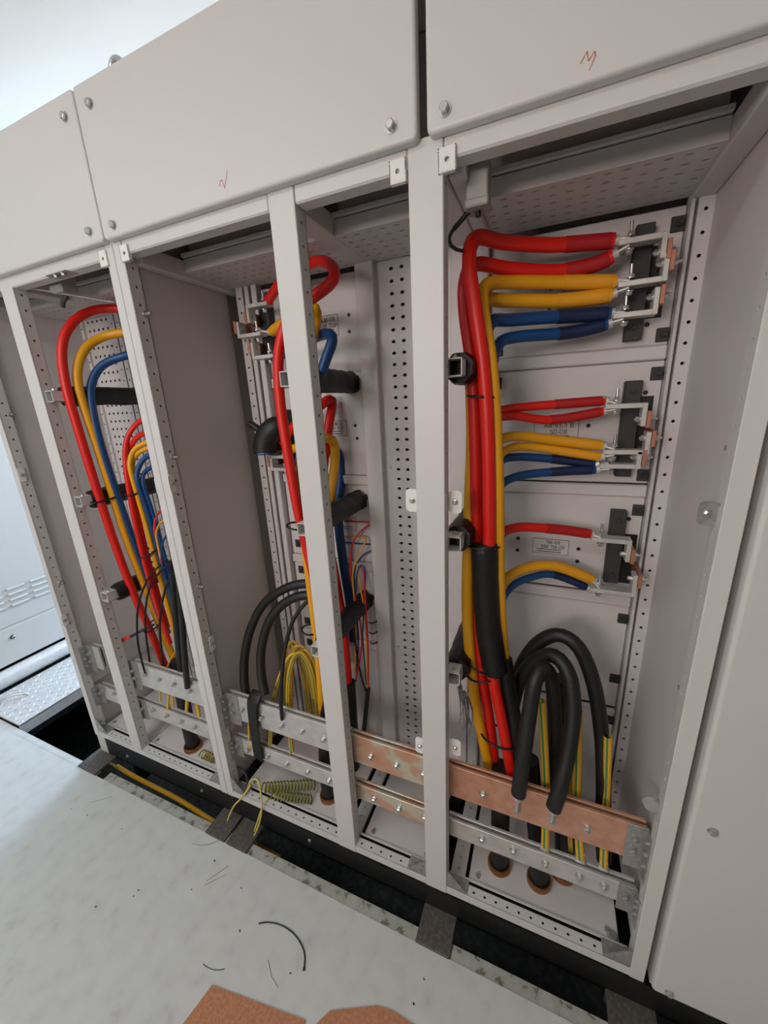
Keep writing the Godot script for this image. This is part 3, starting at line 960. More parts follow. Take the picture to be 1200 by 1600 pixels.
func busbars() -> void:
	busbar("neutral_busbar", "bright tinned upper busbar across the left cabinet", -1.79, -1.262, 0.39, 0.515, M.tin, [Vector3(-1.6967, 0.4695, -0.06), Vector3(-1.601, 0.4668, -0.06), Vector3(-1.5035, 0.4692, -0.06), Vector3(-1.4053, 0.4591, -0.06)], [[-1.80, -1.745, -1]], "upper busbars")
	busbar("neutral_busbar", "short stub of tinned upper busbar beside the left end post", -2.115, -2.035, 0.40, 0.53, M.tin, [], [[-2.13, -2.085, -1]], "upper busbars")
	busbar("earth_busbar", "tinned lower busbar across the left cabinet", -2.13, -1.262, 0.205, 0.285, M.tin, [Vector3(-2.0825, 0.2739, -0.06), Vector3(-1.9949, 0.2712, -0.06), Vector3(-1.7028, 0.2626, -0.06), Vector3(-1.61, 0.2582, -0.06), Vector3(-1.5113, 0.257, -0.06), Vector3(-1.4253, 0.2529, -0.06)], [[-2.13, -2.09, -1], [-1.80, -1.76, -1]], "lower busbars")
	busbar("neutral_busbar", "tinned upper busbar across the wide half of the middle cabinet", -1.19, -0.60, 0.385, 0.508, M.tin, [Vector3(-1.1044, 0.4534, -0.06), Vector3(-1.0049, 0.4468, -0.06), Vector3(-0.907, 0.4382, -0.06), Vector3(-0.8086, 0.4442, -0.06), Vector3(-0.7136, 0.4383, -0.06)], [[-1.188, -1.125, -1]], "upper busbars")
	busbar("neutral_busbar", "patchy tin and copper upper busbar across the narrow half of the middle cabinet", -0.595, -0.24, 0.380, 0.505, M.tin_copper, [Vector3(-0.5155, 0.4325, -0.06), Vector3(-0.4164, 0.4342, -0.06), Vector3(-0.3181, 0.4378, -0.06)], [], "upper busbars")
	busbar("earth_busbar", "tinned lower busbar across the wide half of the middle cabinet", -1.19, -0.60, 0.205, 0.278, M.tin, [Vector3(-1.1137, 0.2362, -0.06), Vector3(-1.0089, 0.2419, -0.06), Vector3(-0.9103, 0.24, -0.06), Vector3(-0.8064, 0.2423, -0.06), Vector3(-0.7084, 0.2376, -0.06)], [[-1.188, -1.145, -1]], "lower busbars")
	busbar("earth_busbar", "dull tinned lower busbar across the narrow half of the middle cabinet", -0.595, -0.24, 0.200, 0.272, M.tin_copper, [Vector3(-0.5149, 0.2307, -0.06), Vector3(-0.4148, 0.2308, -0.06), Vector3(-0.3174, 0.2382, -0.06)], [], "lower busbars")
	busbar("neutral_busbar", "copper-coloured upper busbar across the right cabinet", -0.235, 0.318, 0.380, 0.508, M.copper, [Vector3(-0.1193, 0.4365, -0.06), Vector3(-0.0153, 0.4208, -0.06), Vector3(0.0832, 0.4272, -0.06), Vector3(0.1763, 0.4412, -0.06)], [[0.272, 0.32, 1]], "upper busbars")
	busbar("earth_busbar", "dull lower busbar across the right cabinet", -0.235, 0.318, 0.196, 0.272, M.tin, [Vector3(-0.1189, 0.2387, -0.06), Vector3(-0.019, 0.241, -0.06), Vector3(0.0772, 0.2386, -0.06), Vector3(0.1729, 0.2395, -0.06), Vector3(0.2382, 0.2384, -0.06)], [[0.275, 0.32, 1]], "lower busbars")

# ---------- struts ----------
func strut(x: float, y: float, label: String, grp: String, z0: float, z1: float) -> void:
	# hollow square steel arm running from a front post to the rear post, its rear part wrapped in black foam
	var t := thing("support_strut", label, "strut", Vector3(x, y - 0.02, -0.2), grp)
	var b := MB.new()
	var h := 0.021
	for e in [[-h, -h + 0.003, -h, h], [h - 0.003, h, -h, h], [-h, h, h - 0.003, h], [-h, h, -h, -h + 0.003]]:
		b.bx(x + e[0], x + e[1], y + e[2], y + e[3], z1, z0, 0.0008)
	obj("channel", b, M.paint, t)
	b = MB.new()
	var pts := []
	var rr := []
	var n := 18
	for i in n + 1:
		pts.append(Vector3(x + 0.003 + rng.randf_range(-0.0015, 0.0015), y + rng.randf_range(-0.0015, 0.0015), lerpf(z0 - 0.045, z1 + 0.004, float(i) / n)))
		rr.append(0.040 + rng.randf_range(-0.0012, 0.0015))
	rr[0] = 0.037
	# eight-sided soft square section
	b.tube(pts, rr, 8, 1.0, Vector3(1, 0.4142, 0))
	for k in 5:   # frayed end of the wrap
		var a := TAU * k / 5.0 + 0.4
		var q := Vector3(x + 0.003 + cos(a) * 0.034, y + sin(a) * 0.034, z1 + 0.004)
		b.box(q, Vector3(0.020, 0.012, 0.022 + 0.006 * (k % 3)), 0.002, Basis(Vector3.BACK, a + PI / 2))
	obj("foam_wrap", b, M.tape, t)
	b = MB.new()
	b.hexbolt(Vector3(x, y + h, z0 - 0.022), Vector3.UP, 0.006, 0.005, 0.004)
	obj("bolt", b, M.zinc, t)

func struts() -> void:
	var yb := [1.742, 1.325, 0.888]
	var ye := [1.736, 1.285, 0.838]
	var yf := [1.730, 1.285, 0.858]
	for k in 3:
		var w: String = ["top", "middle", "bottom"][k]
		strut(-1.767, yb[k], "%s black-wrapped support arm on the left cabinet's dividing post" % w, "wrapped support arms", -0.012, -0.415)
		strut(-0.694, ye[k], "%s black-wrapped support arm on the middle cabinet's dividing post" % w, "wrapped support arms", -0.047, -0.44)
		strut(-0.216, yf[k], "%s black-wrapped support arm on the wide post beside the right cabinet's bundle" % w, "wrapped support arms", -0.047, -0.412)

# ---------- terminals ----------
func lug(b: MB, a: Vector3, palm: Vector3) -> void:
	# crimped lug: round barrel that flattens into a palm
	var d := (palm - a)
	var pts := []
	var r := []
	for i in 7:
		var t := i / 6.0
		pts.append(a.lerp(palm, t))
		r.append(lerpf(0.0125, 0.016, t))
	b.cyl(a - d.normalized() * 0.01, a.lerp(palm, 0.35), 0.0125, 0.012, 12)
	b.tube([a.lerp(palm, 0.25), a.lerp(palm, 0.5), palm], [0.012, 0.0155, 0.017], 10, 0.35, Vector3(0, 0, 1))

func terminal(label: String, xi: float, y0: float, y1: float, ph: Array, mir := 1.0) -> void:
	# insulating post with one bent flat bar per phase: [y, xl, xr, up(+1)/down(-1), leg]
	var t := thing("terminal_block", label, "terminal", Vector3(xi, y0, -0.44), "cable terminals")
	var b := MB.new()
	b.bx(xi - 0.021, xi + 0.021, y0, y1, -0.449, -0.415, 0.002)
	for y in [y0 + 0.03, y1 - 0.03]: b.hexbolt(Vector3(xi, y, -0.415), Vector3.BACK, 0.006, 0.005)
	obj("insulator", b, M.insulator, t)
	for e in ph:
		var y: float = e[0]
		var xl: float = e[1]
		var xr: float = e[2]
		var s: float = e[3]
		var leg: float = e[4]
		b = MB.new()
		b.bx(min(xl, xr), max(xl, xr), y - 0.0065, y + 0.0065, -0.380, -0.340, 0.0012)
		b.bx(min(xr, xr + 0.012 * mir), max(xr, xr + 0.012 * mir), min(y - 0.0065 * s, y + s * leg), max(y - 0.0065 * s, y + s * leg), -0.380, -0.340, 0.0012)
		obj("phase_bar", b, M.tin, t)
		b = MB.new()
		var yc := y + s * (leg - 0.018)
		b.bx(min(xr + 0.0125 * mir, xr + 0.0225 * mir), max(xr + 0.0125 * mir, xr + 0.0225 * mir), yc - 0.022, yc + 0.022, -0.448, -0.338, 0.001)
		obj("copper_stub", b, M.bare_copper, t)
		var xb: float = xl + 0.028 * mir
		for q in [[Vector3(xr, yc, -0.36), Vector3(-mir, 0, 0), 0.004], [Vector3(xr + 0.0225 * mir, yc, -0.36), Vector3(mir, 0, 0), 0.009], [Vector3(xb, y + 0.014, -0.36), Vector3.UP, 0.024], [Vector3(xb, y - 0.014, -0.36), Vector3.DOWN, 0.0]]:
			b = MB.new()
			b.hexbolt(q[0], q[1], 0.008, 0.009, q[2])
			obj("bolt", b, M.zinc, t)

func terminals() -> void:
	terminal("topmost terminal of the right cabinet with three bent phase bars", 0.197, 1.79, 2.066, [[2.012, 0.13, 0.222, -1.0, 0.05], [1.917, 0.14, 0.232, 1.0, 0.055], [1.845, 0.136, 0.221, 1.0, 0.055]])
	terminal("middle terminal of the right cabinet below the topmost one", 0.214, 1.41, 1.684, [[1.618, 0.14, 0.228, -1.0, 0.055], [1.493, 0.147, 0.245, 1.0, 0.055], [1.453, 0.142, 0.230, 1.0, 0.042]])
	terminal("lowest terminal of the right cabinet with two bent phase bars", 0.218, 1.06, 1.302, [[1.229, 0.14, 0.235, -1.0, 0.062], [1.062, 0.15, 0.262, 1.0, 0.065]])
	terminal("upper terminal of the middle cabinet beside its rear post", -1.03, 1.83, 2.08, [[2.02, -0.955, -1.04, -1.0, 0.055], [1.925, -1.0, -1.095, 1.0, 0.05], [1.845, -0.955, -1.04, 1.0, 0.055]], -1.0)
	terminal("lower terminal of the middle cabinet under the black cap", -1.0, 1.40, 1.65, [[1.47, -0.94, -1.03, 1.0, 0.055], [1.42, -0.93, -1.02, 1.0, 0.05]], -1.0)
	# black cap over the lower terminal's lug
	var b := MB.new()
	var o := Vector3(-0.9996, 1.5522, -0.33)
	b.tube(smooth([o + Vector3(0.075, 0.05, -0.02), o + Vector3(0.05, 0.045, -0.01), o + Vector3(0.02, 0.03, 0), o + Vector3(-0.015, 0.0, 0.005), o + Vector3(-0.03, -0.04, 0.01), o + Vector3(-0.032, -0.062, 0.012)], 0.02), [0.010, 0.022, 0.034, 0.041, 0.045, 0.046, 0.047, 0.047, 0.046, 0.046, 0.045, 0.0445, 0.044], 14)
	b.tube(smooth([o + Vector3(-0.035, 0.02, 0.01), o + Vector3(-0.07, 0.045, 0.015), o + Vector3(-0.085, 0.05, 0.015)]), 0.014, 10)
	var rim := []
	for k in 17: rim.append(o + Vector3(-0.032 + cos(TAU * k / 16.0) * 0.044, -0.064, 0.012 + sin(TAU * k / 16.0) * 0.044))
	tag(obj("insulating_cap", b, M.black), "bulging black insulating cap over a terminal in the middle cabinet", "cap")
	b = MB.new()
	b.tube(rim, 0.003, 6)
	var cap := get_child(get_child_count() - 1)
	obj("blue_rim", b, M.blue, cap)

# ---------- cables ----------
func cable(label: String, pts: Array, r: float, m: Material, grp := "", sleeve: Material = null, sl := 0.14, palm = null, step := 0.016) -> Node3D:
	if palm != null and pts[0].distance_to(palm) < pts[-1].distance_to(palm): pts.reverse()
	var s := smooth(pts, step)
	var t := thing("power_cable", label, "cable", s[0], grp)
	var b := MB.new()
	b.tube(s, r, 12)
	obj("sheath", b, m, t)
	if sleeve != null:
		var tail := []
		var acc := 0.0
		for i in range(s.size() - 1, -1, -1):
			if i < s.size() - 1: acc += s[i].distance_to(s[i + 1])
			tail.push_front(s[i])
			if acc > sl: break
		var rr := []
		for i in tail.size(): rr.append(r * 1.10)
		rr[-1] = r * 0.86
		b = MB.new()
		b.tube(tail, rr, 12)
		obj("heat_shrink", b, sleeve, t)
	if palm != null:
		b = MB.new()
		lug(b, s[-1], palm)
		obj("lug", b, M.tin, t)
	return t

func wire(called: String, label: String, cat: String, pts: Array, r: float, m: Material, grp := "") -> void:
	var b := MB.new()
	b.tube(smooth(pts, 0.012), r, 8)
	tag(obj(called, b, m), label, cat, grp)

func earth(label: String, pts: Array, r: float, grp: String, flare := true) -> void:
	var s := smooth(pts)
	var t := thing("earth_cable", label, "cable", s[0], grp)
	var b := MB.new()
	b.striped(s, r, Color(0.74, 0.40, 0.02), Color(0.04, 0.22, 0.09))
	obj("sheath", b, M.pe, t)
	if flare:
		b = MB.new()
		var e: Vector3 = s[-1]
		b.tube([e + Vector3(0, 0.02, 0), e, e - Vector3(0, 0.012, -0.004)], [r * 0.9, r * 1.1, r * 1.35], 10, 0.45, Vector3.RIGHT)
		obj("lug", b, M.tin, t)

func tie(label: String, p: Vector3, ax: Vector3, a: Vector3, ra: float, rb: float, tail := true) -> void:
	# ratchet strap pulled round a bundle
	var n := ax.normalized()
	var u := (a - n * a.dot(n)).normalized()
	var w := n.cross(u)
	var pts := []
	for k in 21:
		var t := TAU * k / 20.0
		pts.append(p + u * cos(t) * ra + w * sin(t) * rb)
	var o := thing("cable_tie", label, "cable tie", p, "black cable ties")
	var b := MB.new()
	b.tube(pts, 0.0036, 6)
	obj("strap", b, M.plastic_black, o)
	b = MB.new()
	b.box(p + w * rb + n * 0.001, Vector3(0.010, 0.008, 0.008), 0.001)
	if tail: b.tube([p + w * rb, p + w * (rb + 0.012) + u * 0.01, p + w * (rb + 0.018) + u * 0.03], 0.002, 5)
	obj("head", b, M.plastic_black, o)

func boot(label: String, pts: Array, r: float, m: Material) -> void:
	var t := thing("armoured_cable", label, "cable", pts[0], "thick black supply cables")
	var s := smooth(pts)
	var b := MB.new()
	b.tube(s, r, 16)
	obj("sheath", b, m, t)

func gland(label: String, p: Vector3, r := 0.040) -> void:
	var t := thing("cable_gland", label, "cable gland", p, "brass cable glands")
	var b := MB.new()
	b.ring(p, Vector3.UP, r - 0.009, r, 0.022)
	obj("collar", b, M.brass, t)
	b = MB.new()
	b.ring(p - Vector3(0, 0.02, 0), Vector3.UP, r - 0.006, r - 0.001, 0.02)
	obj("thread", b, M.brass, t)

func cables_right() -> void:
	var g := "feeder cables in the right cabinet"
	var z := -0.36
	# pairs to the topmost terminal
	cable("upper red cable of the topmost pair in the right cabinet", [Vector3(-0.038, 0.4577, -0.13), Vector3(-0.0757, 0.6651, -0.13), Vector3(-0.1124, 0.847, -0.13), Vector3(-0.1314, 1.0641, -0.13), Vector3(-0.1331, 1.2643, -0.13), Vector3(-0.1419, 1.5309, -0.13), Vector3(-0.1578, 1.721, -0.13), Vector3(-0.1823, 1.8682, -0.13), Vector3(-0.2002, 1.9673, -0.145), Vector3(-0.194, 2.0332, -0.19), Vector3(-0.1318, 2.037, -0.27), Vector3(-0.0259, 2.0305, -0.33), Vector3(0.0723, 2.0263, -0.355), Vector3(0.123, 2.0229, -0.36)], 0.0175, M.red, g, M.red_sleeve, 0.115, Vector3(0.155, 2.020, z))
	cable("lower red cable of the topmost pair in the right cabinet", [Vector3(-0.0915, 0.3889, -0.17), Vector3(-0.122, 0.6382, -0.17), Vector3(-0.1552, 0.8298, -0.17), Vector3(-0.173, 1.0346, -0.17), Vector3(-0.173, 1.2456, -0.17), Vector3(-0.1817, 1.526, -0.17), Vector3(-0.1934, 1.7257, -0.17), Vector3(-0.2133, 1.8649, -0.17), Vector3(-0.216, 1.9397, -0.18), Vector3(-0.2001, 1.9885, -0.23), Vector3(-0.1154, 1.9788, -0.29), Vector3(-0.0064, 1.9698, -0.34), Vector3(0.0845, 1.9766, -0.36), Vector3(0.1222, 1.9891, -0.36)], 0.0175, M.red, g, M.red_sleeve, 0.105, Vector3(0.155, 2.004, z))
	cable("upper yellow cable of the topmost pair in the right cabinet", [Vector3(-0.0618, 0.7086, -0.17), Vector3(-0.0897, 0.9391, -0.17), Vector3(-0.1054, 1.1567, -0.16), Vector3(-0.1166, 1.4251, -0.15), Vector3(-0.1311, 1.6268, -0.15), Vector3(-0.1458, 1.7514, -0.15), Vector3(-0.1705, 1.874, -0.17), Vector3(-0.1684, 1.931, -0.21), Vector3(-0.1132, 1.9462, -0.28), Vector3(0.0111, 1.9416, -0.34), Vector3(0.1354, 1.9292, -0.36)], 0.0165, M.yellow, g, M.yellow_sleeve, 0.125, Vector3(0.165, 1.925, z))
	cable("lower yellow cable of the topmost pair, thick yellow one at the bundle's left foot", [Vector3(-0.1036, 0.378, -0.15), Vector3(-0.1189, 0.4706, -0.15), Vector3(-0.159, 0.6701, -0.15), Vector3(-0.1803, 0.8381, -0.15), Vector3(-0.1949, 1.0417, -0.15), Vector3(-0.1964, 1.245, -0.165), Vector3(-0.1977, 1.4133, -0.19), Vector3(-0.1963, 1.5581, -0.2), Vector3(-0.2032, 1.7283, -0.205), Vector3(-0.2072, 1.8248, -0.21), Vector3(-0.1886, 1.8999, -0.24), Vector3(-0.1132, 1.9062, -0.3), Vector3(0.0144, 1.8979, -0.345), Vector3(0.1284, 1.8991, -0.36)], 0.0175, M.yellow, g, M.yellow_sleeve, 0.12, Vector3(0.165, 1.909, z))
	cable("upper blue cable of the topmost pair in the right cabinet", [Vector3(-0.0754, 0.7294, -0.2), Vector3(-0.1131, 1.1374, -0.2), Vector3(-0.1359, 1.5224, -0.2), Vector3(-0.1527, 1.6921, -0.2), Vector3(-0.165, 1.7882, -0.2), Vector3(-0.1563, 1.8452, -0.22), Vector3(-0.1094, 1.8552, -0.28), Vector3(0.0329, 1.8573, -0.34), Vector3(0.1299, 1.855, -0.36)], 0.0165, M.blue, g, M.blue_sleeve, 0.115, Vector3(0.16, 1.853, z))
	cable("lower blue cable of the topmost pair in the right cabinet", [Vector3(-0.1304, 1.1258, -0.22), Vector3(-0.1454, 1.5199, -0.22), Vector3(-0.1537, 1.6927, -0.22), Vector3(-0.1407, 1.7869, -0.24), Vector3(-0.0993, 1.8113, -0.28), Vector3(0.0361, 1.8159, -0.34), Vector3(0.125, 1.8293, -0.36)], 0.0155, M.blue, g, M.blue_sleeve, 0.11, Vector3(0.16, 1.837, z))
	# pairs to the middle terminal
	cable("upper red cable of the middle pair in the right cabinet", [Vector3(-0.1496, 1.237, -0.2), Vector3(-0.1611, 1.4865, -0.2), Vector3(-0.1581, 1.5997, -0.22), Vector3(-0.1248, 1.6209, -0.27), Vector3(-0.0504, 1.6272, -0.32), Vector3(0.1394, 1.6338, -0.36)], 0.0125, M.red, g, M.red_sleeve, 0.13, Vector3(0.166, 1.626, z))
	cable("lower red cable of the middle pair in the right cabinet", [Vector3(-0.1403, 1.2379, -0.2), Vector3(-0.1532, 1.4667, -0.21), Vector3(-0.1452, 1.5865, -0.23), Vector3(-0.0988, 1.6036, -0.28), Vector3(0.0032, 1.5872, -0.33), Vector3(0.1375, 1.6045, -0.36)], 0.0125, M.red, g, M.red_sleeve, 0.13, Vector3(0.166, 1.610, z))
	cable("upper yellow cable of the middle pair in the right cabinet", [Vector3(-0.1141, 1.2039, -0.19), Vector3(-0.1256, 1.4139, -0.2), Vector3(-0.1314, 1.5199, -0.22), Vector3(-0.1129, 1.5453, -0.25), Vector3(-0.062, 1.5444, -0.29), Vector3(0.0242, 1.5286, -0.33), Vector3(0.1433, 1.5099, -0.36)], 0.014, M.yellow, g, M.yellow_sleeve, 0.13, Vector3(0.174, 1.501, z))
	cable("lower yellow cable of the middle pair in the right cabinet", [Vector3(-0.1224, 1.2156, -0.21), Vector3(-0.1327, 1.3903, -0.22), Vector3(-0.1297, 1.4823, -0.23), Vector3(-0.1012, 1.512, -0.27), Vector3(-0.0438, 1.5126, -0.31), Vector3(0.0437, 1.4958, -0.34), Vector3(0.1432, 1.4769, -0.36)], 0.0125, M.yellow, g, M.yellow_sleeve, 0.13, Vector3(0.174, 1.485, z))
	cable("upper blue cable of the middle pair in the right cabinet", [Vector3(-0.1347, 1.2275, -0.23), Vector3(-0.1375, 1.4049, -0.24), Vector3(-0.1268, 1.4724, -0.27), Vector3(-0.0781, 1.4822, -0.31), Vector3(0.0285, 1.4697, -0.35), Vector3(0.1333, 1.4527, -0.37)], 0.0125, M.blue, g, M.blue_sleeve, 0.12, Vector3(0.168, 1.461, z))
	cable("lower blue cable of the middle pair in the right cabinet", [Vector3(-0.1279, 1.2149, -0.21), Vector3(-0.1315, 1.3518, -0.22), Vector3(-0.1169, 1.4093, -0.25), Vector3(-0.0652, 1.4299, -0.29), Vector3(0.0305, 1.4365, -0.33), Vector3(0.1336, 1.4392, -0.36)], 0.0125, M.blue, g, M.blue_sleeve, 0.12, Vector3(0.168, 1.445, z))
	# single set to the lowest terminal
	cable("single red cable to the lowest terminal of the right cabinet", [Vector3(-0.1217, 1.0495, -0.2), Vector3(-0.1311, 1.1938, -0.21), Vector3(-0.1159, 1.2527, -0.24), Vector3(-0.0662, 1.2705, -0.28), Vector3(0.043, 1.2573, -0.33), Vector3(0.1378, 1.241, -0.36)], 0.0145, M.red, g, M.red_sleeve, 0.12, Vector3(0.166, 1.237, z))
	cable("single yellow cable to the lowest terminal of the right cabinet", [Vector3(-0.0889, 0.9165, -0.17), Vector3(-0.1057, 1.0411, -0.18), Vector3(-0.0991, 1.1043, -0.22), Vector3(-0.0503, 1.1316, -0.28), Vector3(0.0422, 1.1351, -0.33), Vector3(0.1565, 1.0908, -0.36)], 0.0155, M.yellow, g, M.yellow_sleeve, 0.12, Vector3(0.178, 1.070, z))
	cable("single blue cable under the yellow one to the lowest terminal", [Vector3(-0.0914, 0.9257, -0.19), Vector3(-0.1023, 1.0418, -0.2), Vector3(-0.0746, 1.0847, -0.25), Vector3(-0.0211, 1.1, -0.3), Vector3(0.0446, 1.0999, -0.34), Vector3(0.1472, 1.0579, -0.365)], 0.0115, M.blue, g, M.blue_sleeve, 0.10, Vector3(0.178, 1.054, z))
	# tape round the foot of the bundle
	var b := MB.new()
	var tp := smooth([Vector3(-0.1486, 1.2629, -0.14), Vector3(-0.1463, 1.2399, -0.14), Vector3(-0.1405, 1.1175, -0.145), Vector3(-0.1298, 0.9911, -0.145), Vector3(-0.1116, 0.8825, -0.145), Vector3(-0.1005, 0.8341, -0.145)])
	var tr := []
	for k in tp.size(): tr.append((0.028 if k in [0, tp.size() - 1] else 0.0378) + rng.randf_range(-0.001, 0.001))
	b.tube(tp, tr, 14)
	tag(obj("tape_wrap", b, M.tape), "black tape wrapped round the red cables of the right cabinet", "tape")
	b = MB.new()
	b.tube(smooth([Vector3(-0.0808, 0.8794, -0.16), Vector3(-0.0631, 0.7659, -0.16), Vector3(-0.0355, 0.6348, -0.15), Vector3(-0.0097, 0.4719, -0.14)]), 0.024, 12)
	tag(obj("tape_wrap", b, M.tape), "black taped core to the right of the lower red cables", "tape")
	# thick black supply cables and their glands
	var y := 0.03
	gland("left brass cable gland in the right cabinet's floor", Vector3(-0.065, y, -0.135))
	gland("second brass cable gland from the left in the right cabinet's floor", Vector3(0.068, y, -0.135))
	gland("half hidden third brass gland in the right cabinet's floor", Vector3(0.145, y, -0.19))
	boot("thick black supply cable rising from the right cabinet's left gland", [Vector3(-0.065, -0.2, -0.135), Vector3(-0.065, 0.05, -0.135), Vector3(-0.068, 0.2, -0.14), Vector3(-0.072, 0.35, -0.145), Vector3(-0.075, 0.47, -0.15)], 0.031, M.black)
	boot("thick black supply cable rising from the right cabinet's second gland", [Vector3(0.068, -0.2, -0.135), Vector3(0.068, 0.05, -0.135), Vector3(0.055, 0.2, -0.15), Vector3(0.03, 0.36, -0.165), Vector3(0.01, 0.5, -0.18)], 0.031, M.black)
	boot("thick black supply cable behind the other two in the right cabinet", [Vector3(0.145, -0.2, -0.19), Vector3(0.145, 0.05, -0.19), Vector3(0.14, 0.2, -0.2), Vector3(0.12, 0.4, -0.22)], 0.031, M.black)
	var gn := "black neutral cables looped to the right cabinet's busbar"
	cable("outermost of the looped black cables in the right cabinet", [Vector3(-0.0648, 0.6296, -0.26), Vector3(-0.0488, 0.745, -0.26), Vector3(-0.0012, 0.8781, -0.25), Vector3(0.0633, 0.9486, -0.235), Vector3(0.1239, 0.9273, -0.22), Vector3(0.1727, 0.8207, -0.205), Vector3(0.2068, 0.6572, -0.19), Vector3(0.2216, 0.5219, -0.16), Vector3(0.2302, 0.3819, -0.13), Vector3(0.2424, 0.2676, -0.11)], 0.0215, M.black, gn)
	cable("middle looped black cable bolted to the copper busbar", [Vector3(-0.0534, 0.6417, -0.22), Vector3(-0.0333, 0.7753, -0.22), Vector3(0.0103, 0.8698, -0.205), Vector3(0.0583, 0.9106, -0.18), Vector3(0.0971, 0.883, -0.15), Vector3(0.1158, 0.7962, -0.12), Vector3(0.1115, 0.6851, -0.085), Vector3(0.0951, 0.5766, -0.045), Vector3(0.0829, 0.5078, -0.033)], 0.0215, M.black, gn, null, 0, Vector3(0.0822, 0.4424, -0.052))
	cable("nearest looped black cable bolted to the copper busbar at its left", [Vector3(0.0866, 0.5521, -0.2), Vector3(0.0721, 0.7086, -0.19), Vector3(0.0561, 0.838, -0.165), Vector3(0.03, 0.8979, -0.13), Vector3(0.01, 0.8718, -0.1), Vector3(0.0008, 0.7769, -0.075), Vector3(-0.007, 0.6531, -0.045), Vector3(-0.014, 0.5173, -0.033)], 0.0215, M.black, gn, null, 0, Vector3(-0.0154, 0.4363, -0.052))
	cable("black cable standing behind the yellow-green earth cables in the right cabinet", [Vector3(0.1168, 0.229, -0.2), Vector3(0.0928, 0.4634, -0.21), Vector3(0.0831, 0.6603, -0.22), Vector3(0.0873, 0.8083, -0.22)], 0.026, M.black, gn)
	var ge := "yellow-green earth cables in the right cabinet"
	earth("leftmost yellow-green earth cable in the right cabinet", [Vector3(0.0326, 0.7586, -0.16), Vector3(0.0486, 0.6197, -0.145), Vector3(0.0639, 0.4678, -0.125), Vector3(0.0744, 0.2782, -0.082)], 0.0125, ge)
	earth("middle yellow-green earth cable in the right cabinet", [Vector3(0.1329, 0.7549, -0.16), Vector3(0.1445, 0.5818, -0.145), Vector3(0.1522, 0.4487, -0.12), Vector3(0.1737, 0.2869, -0.08)], 0.0125, ge)
	earth("rightmost yellow-green earth cable in the right cabinet", [Vector3(0.219, 0.6813, -0.17), Vector3(0.2276, 0.5361, -0.15), Vector3(0.2307, 0.4412, -0.125), Vector3(0.2354, 0.29, -0.08)], 0.0115, ge)
	earth("yellow-green earth cable partly hidden behind the middle one", [Vector3(0.1196, 0.6998, -0.19), Vector3(0.1282, 0.5373, -0.18), Vector3(0.1378, 0.378, -0.16), Vector3(0.1522, 0.2434, -0.12)], 0.0075, ge, false)
	tie("black cable tie high on the right cabinet's bundle", Vector3(-0.165, 1.6602, -0.155), Vector3(0.1, 1, 0), Vector3.RIGHT, 0.037, 0.042)
	tie("black cable tie at the top of the tape wrap", Vector3(-0.1517, 1.2551, -0.15), Vector3(0.03, 1, 0), Vector3.RIGHT, 0.046, 0.046)
	tie("upper one of two crossing cable ties below the tape", Vector3(-0.1485, 0.8557, -0.15), Vector3(0.35, 1, 0), Vector3.RIGHT, 0.050, 0.043)
	tie("lower one of two crossing cable ties below the tape", Vector3(-0.1418, 0.8193, -0.15), Vector3(-0.25, 1, 0), Vector3.RIGHT, 0.050, 0.043)
	tie("lowest cable tie on the right cabinet's bundle", Vector3(-0.0832, 0.5895, -0.15), Vector3(0.1, 1, 0), Vector3.RIGHT, 0.062, 0.042, false)
	# ragged plastic hanging by the post
	b = MB.new()
	for k in 9:
		var p0 := Vector3(-0.205 + k * 0.004, 0.84 - k * 0.006, -0.06 + 0.006 * sin(k * 2.0))
		var sp := smooth([p0, p0 + Vector3(0.012 + 0.004 * sin(k * 1.7), -0.06, 0.01 * cos(k)), p0 + Vector3(0.010 + 0.012 * sin(k * 2.3), -0.12 - 0.012 * (k % 3), 0.0)])
		var sr := []
		for q in sp.size(): sr.append(lerpf(0.008, 0.003, q / (sp.size() - 1.0)))
		b.tube(sp, sr, 6, 0.3)
	tag(obj("plastic_scrap", b, mat(Color(0.42, 0.42, 0.43), 0.4)), "grey torn plastic sheet hanging beside the wide post", "plastic")
	# small lamp under the top rail and its lead
	var t := thing("cabinet_lamp", "grey plastic lamp housing under the right cabinet's top rail", "lamp", Vector3(-0.17, 2.05, -0.09))
	b = MB.new()
	b.box(Vector3(-0.172, 2.095, -0.095), Vector3(0.046, 0.085, 0.05), 0.003)
	b.box(Vector3(-0.172, 2.058, -0.093), Vector3(0.050, 0.016, 0.054), 0.003)
	for k in 5: b.box(Vector3(-0.1495, 2.085 + k * 0.008, -0.085), Vector3(0.002, 0.003, 0.016), 0.0)
	obj("housing", b, M.grey_plastic, t)
	b = MB.new()
	b.cyl(Vector3(-0.172, 2.05, -0.095), Vector3(-0.172, 2.04, -0.095), 0.006)
	obj("cord_grip", b, M.plastic_black, t)
	t = thing("lamp_lead", "thin lead with a black and yellow sleeve hanging from the lamp housing", "wire", Vector3(-0.2, 1.95, -0.1))
	b = MB.new()
	b.tube(smooth([Vector3(-0.181, 2.0664, -0.095), Vector3(-0.1892, 2.0562, -0.095)]), 0.006, 8)
	obj("yellow_sleeve", b, M.yellow, t)
	b = MB.new()
	b.tube(smooth([Vector3(-0.1892, 2.0562, -0.095), Vector3(-0.2074, 2.0417, -0.095), Vector3(-0.2261, 2.0268, -0.095)]), 0.0055, 8)
	obj("black_sleeve", b, M.plastic_black, t)
	b = MB.new()
	b.tube(smooth([Vector3(-0.2261, 2.0268, -0.095), Vector3(-0.2376, 2.0143, -0.1), Vector3(-0.234, 1.9988, -0.11), Vector3(-0.2163, 1.9953, -0.14), Vector3(-0.1923, 2.0169, -0.2)]), 0.004, 8)
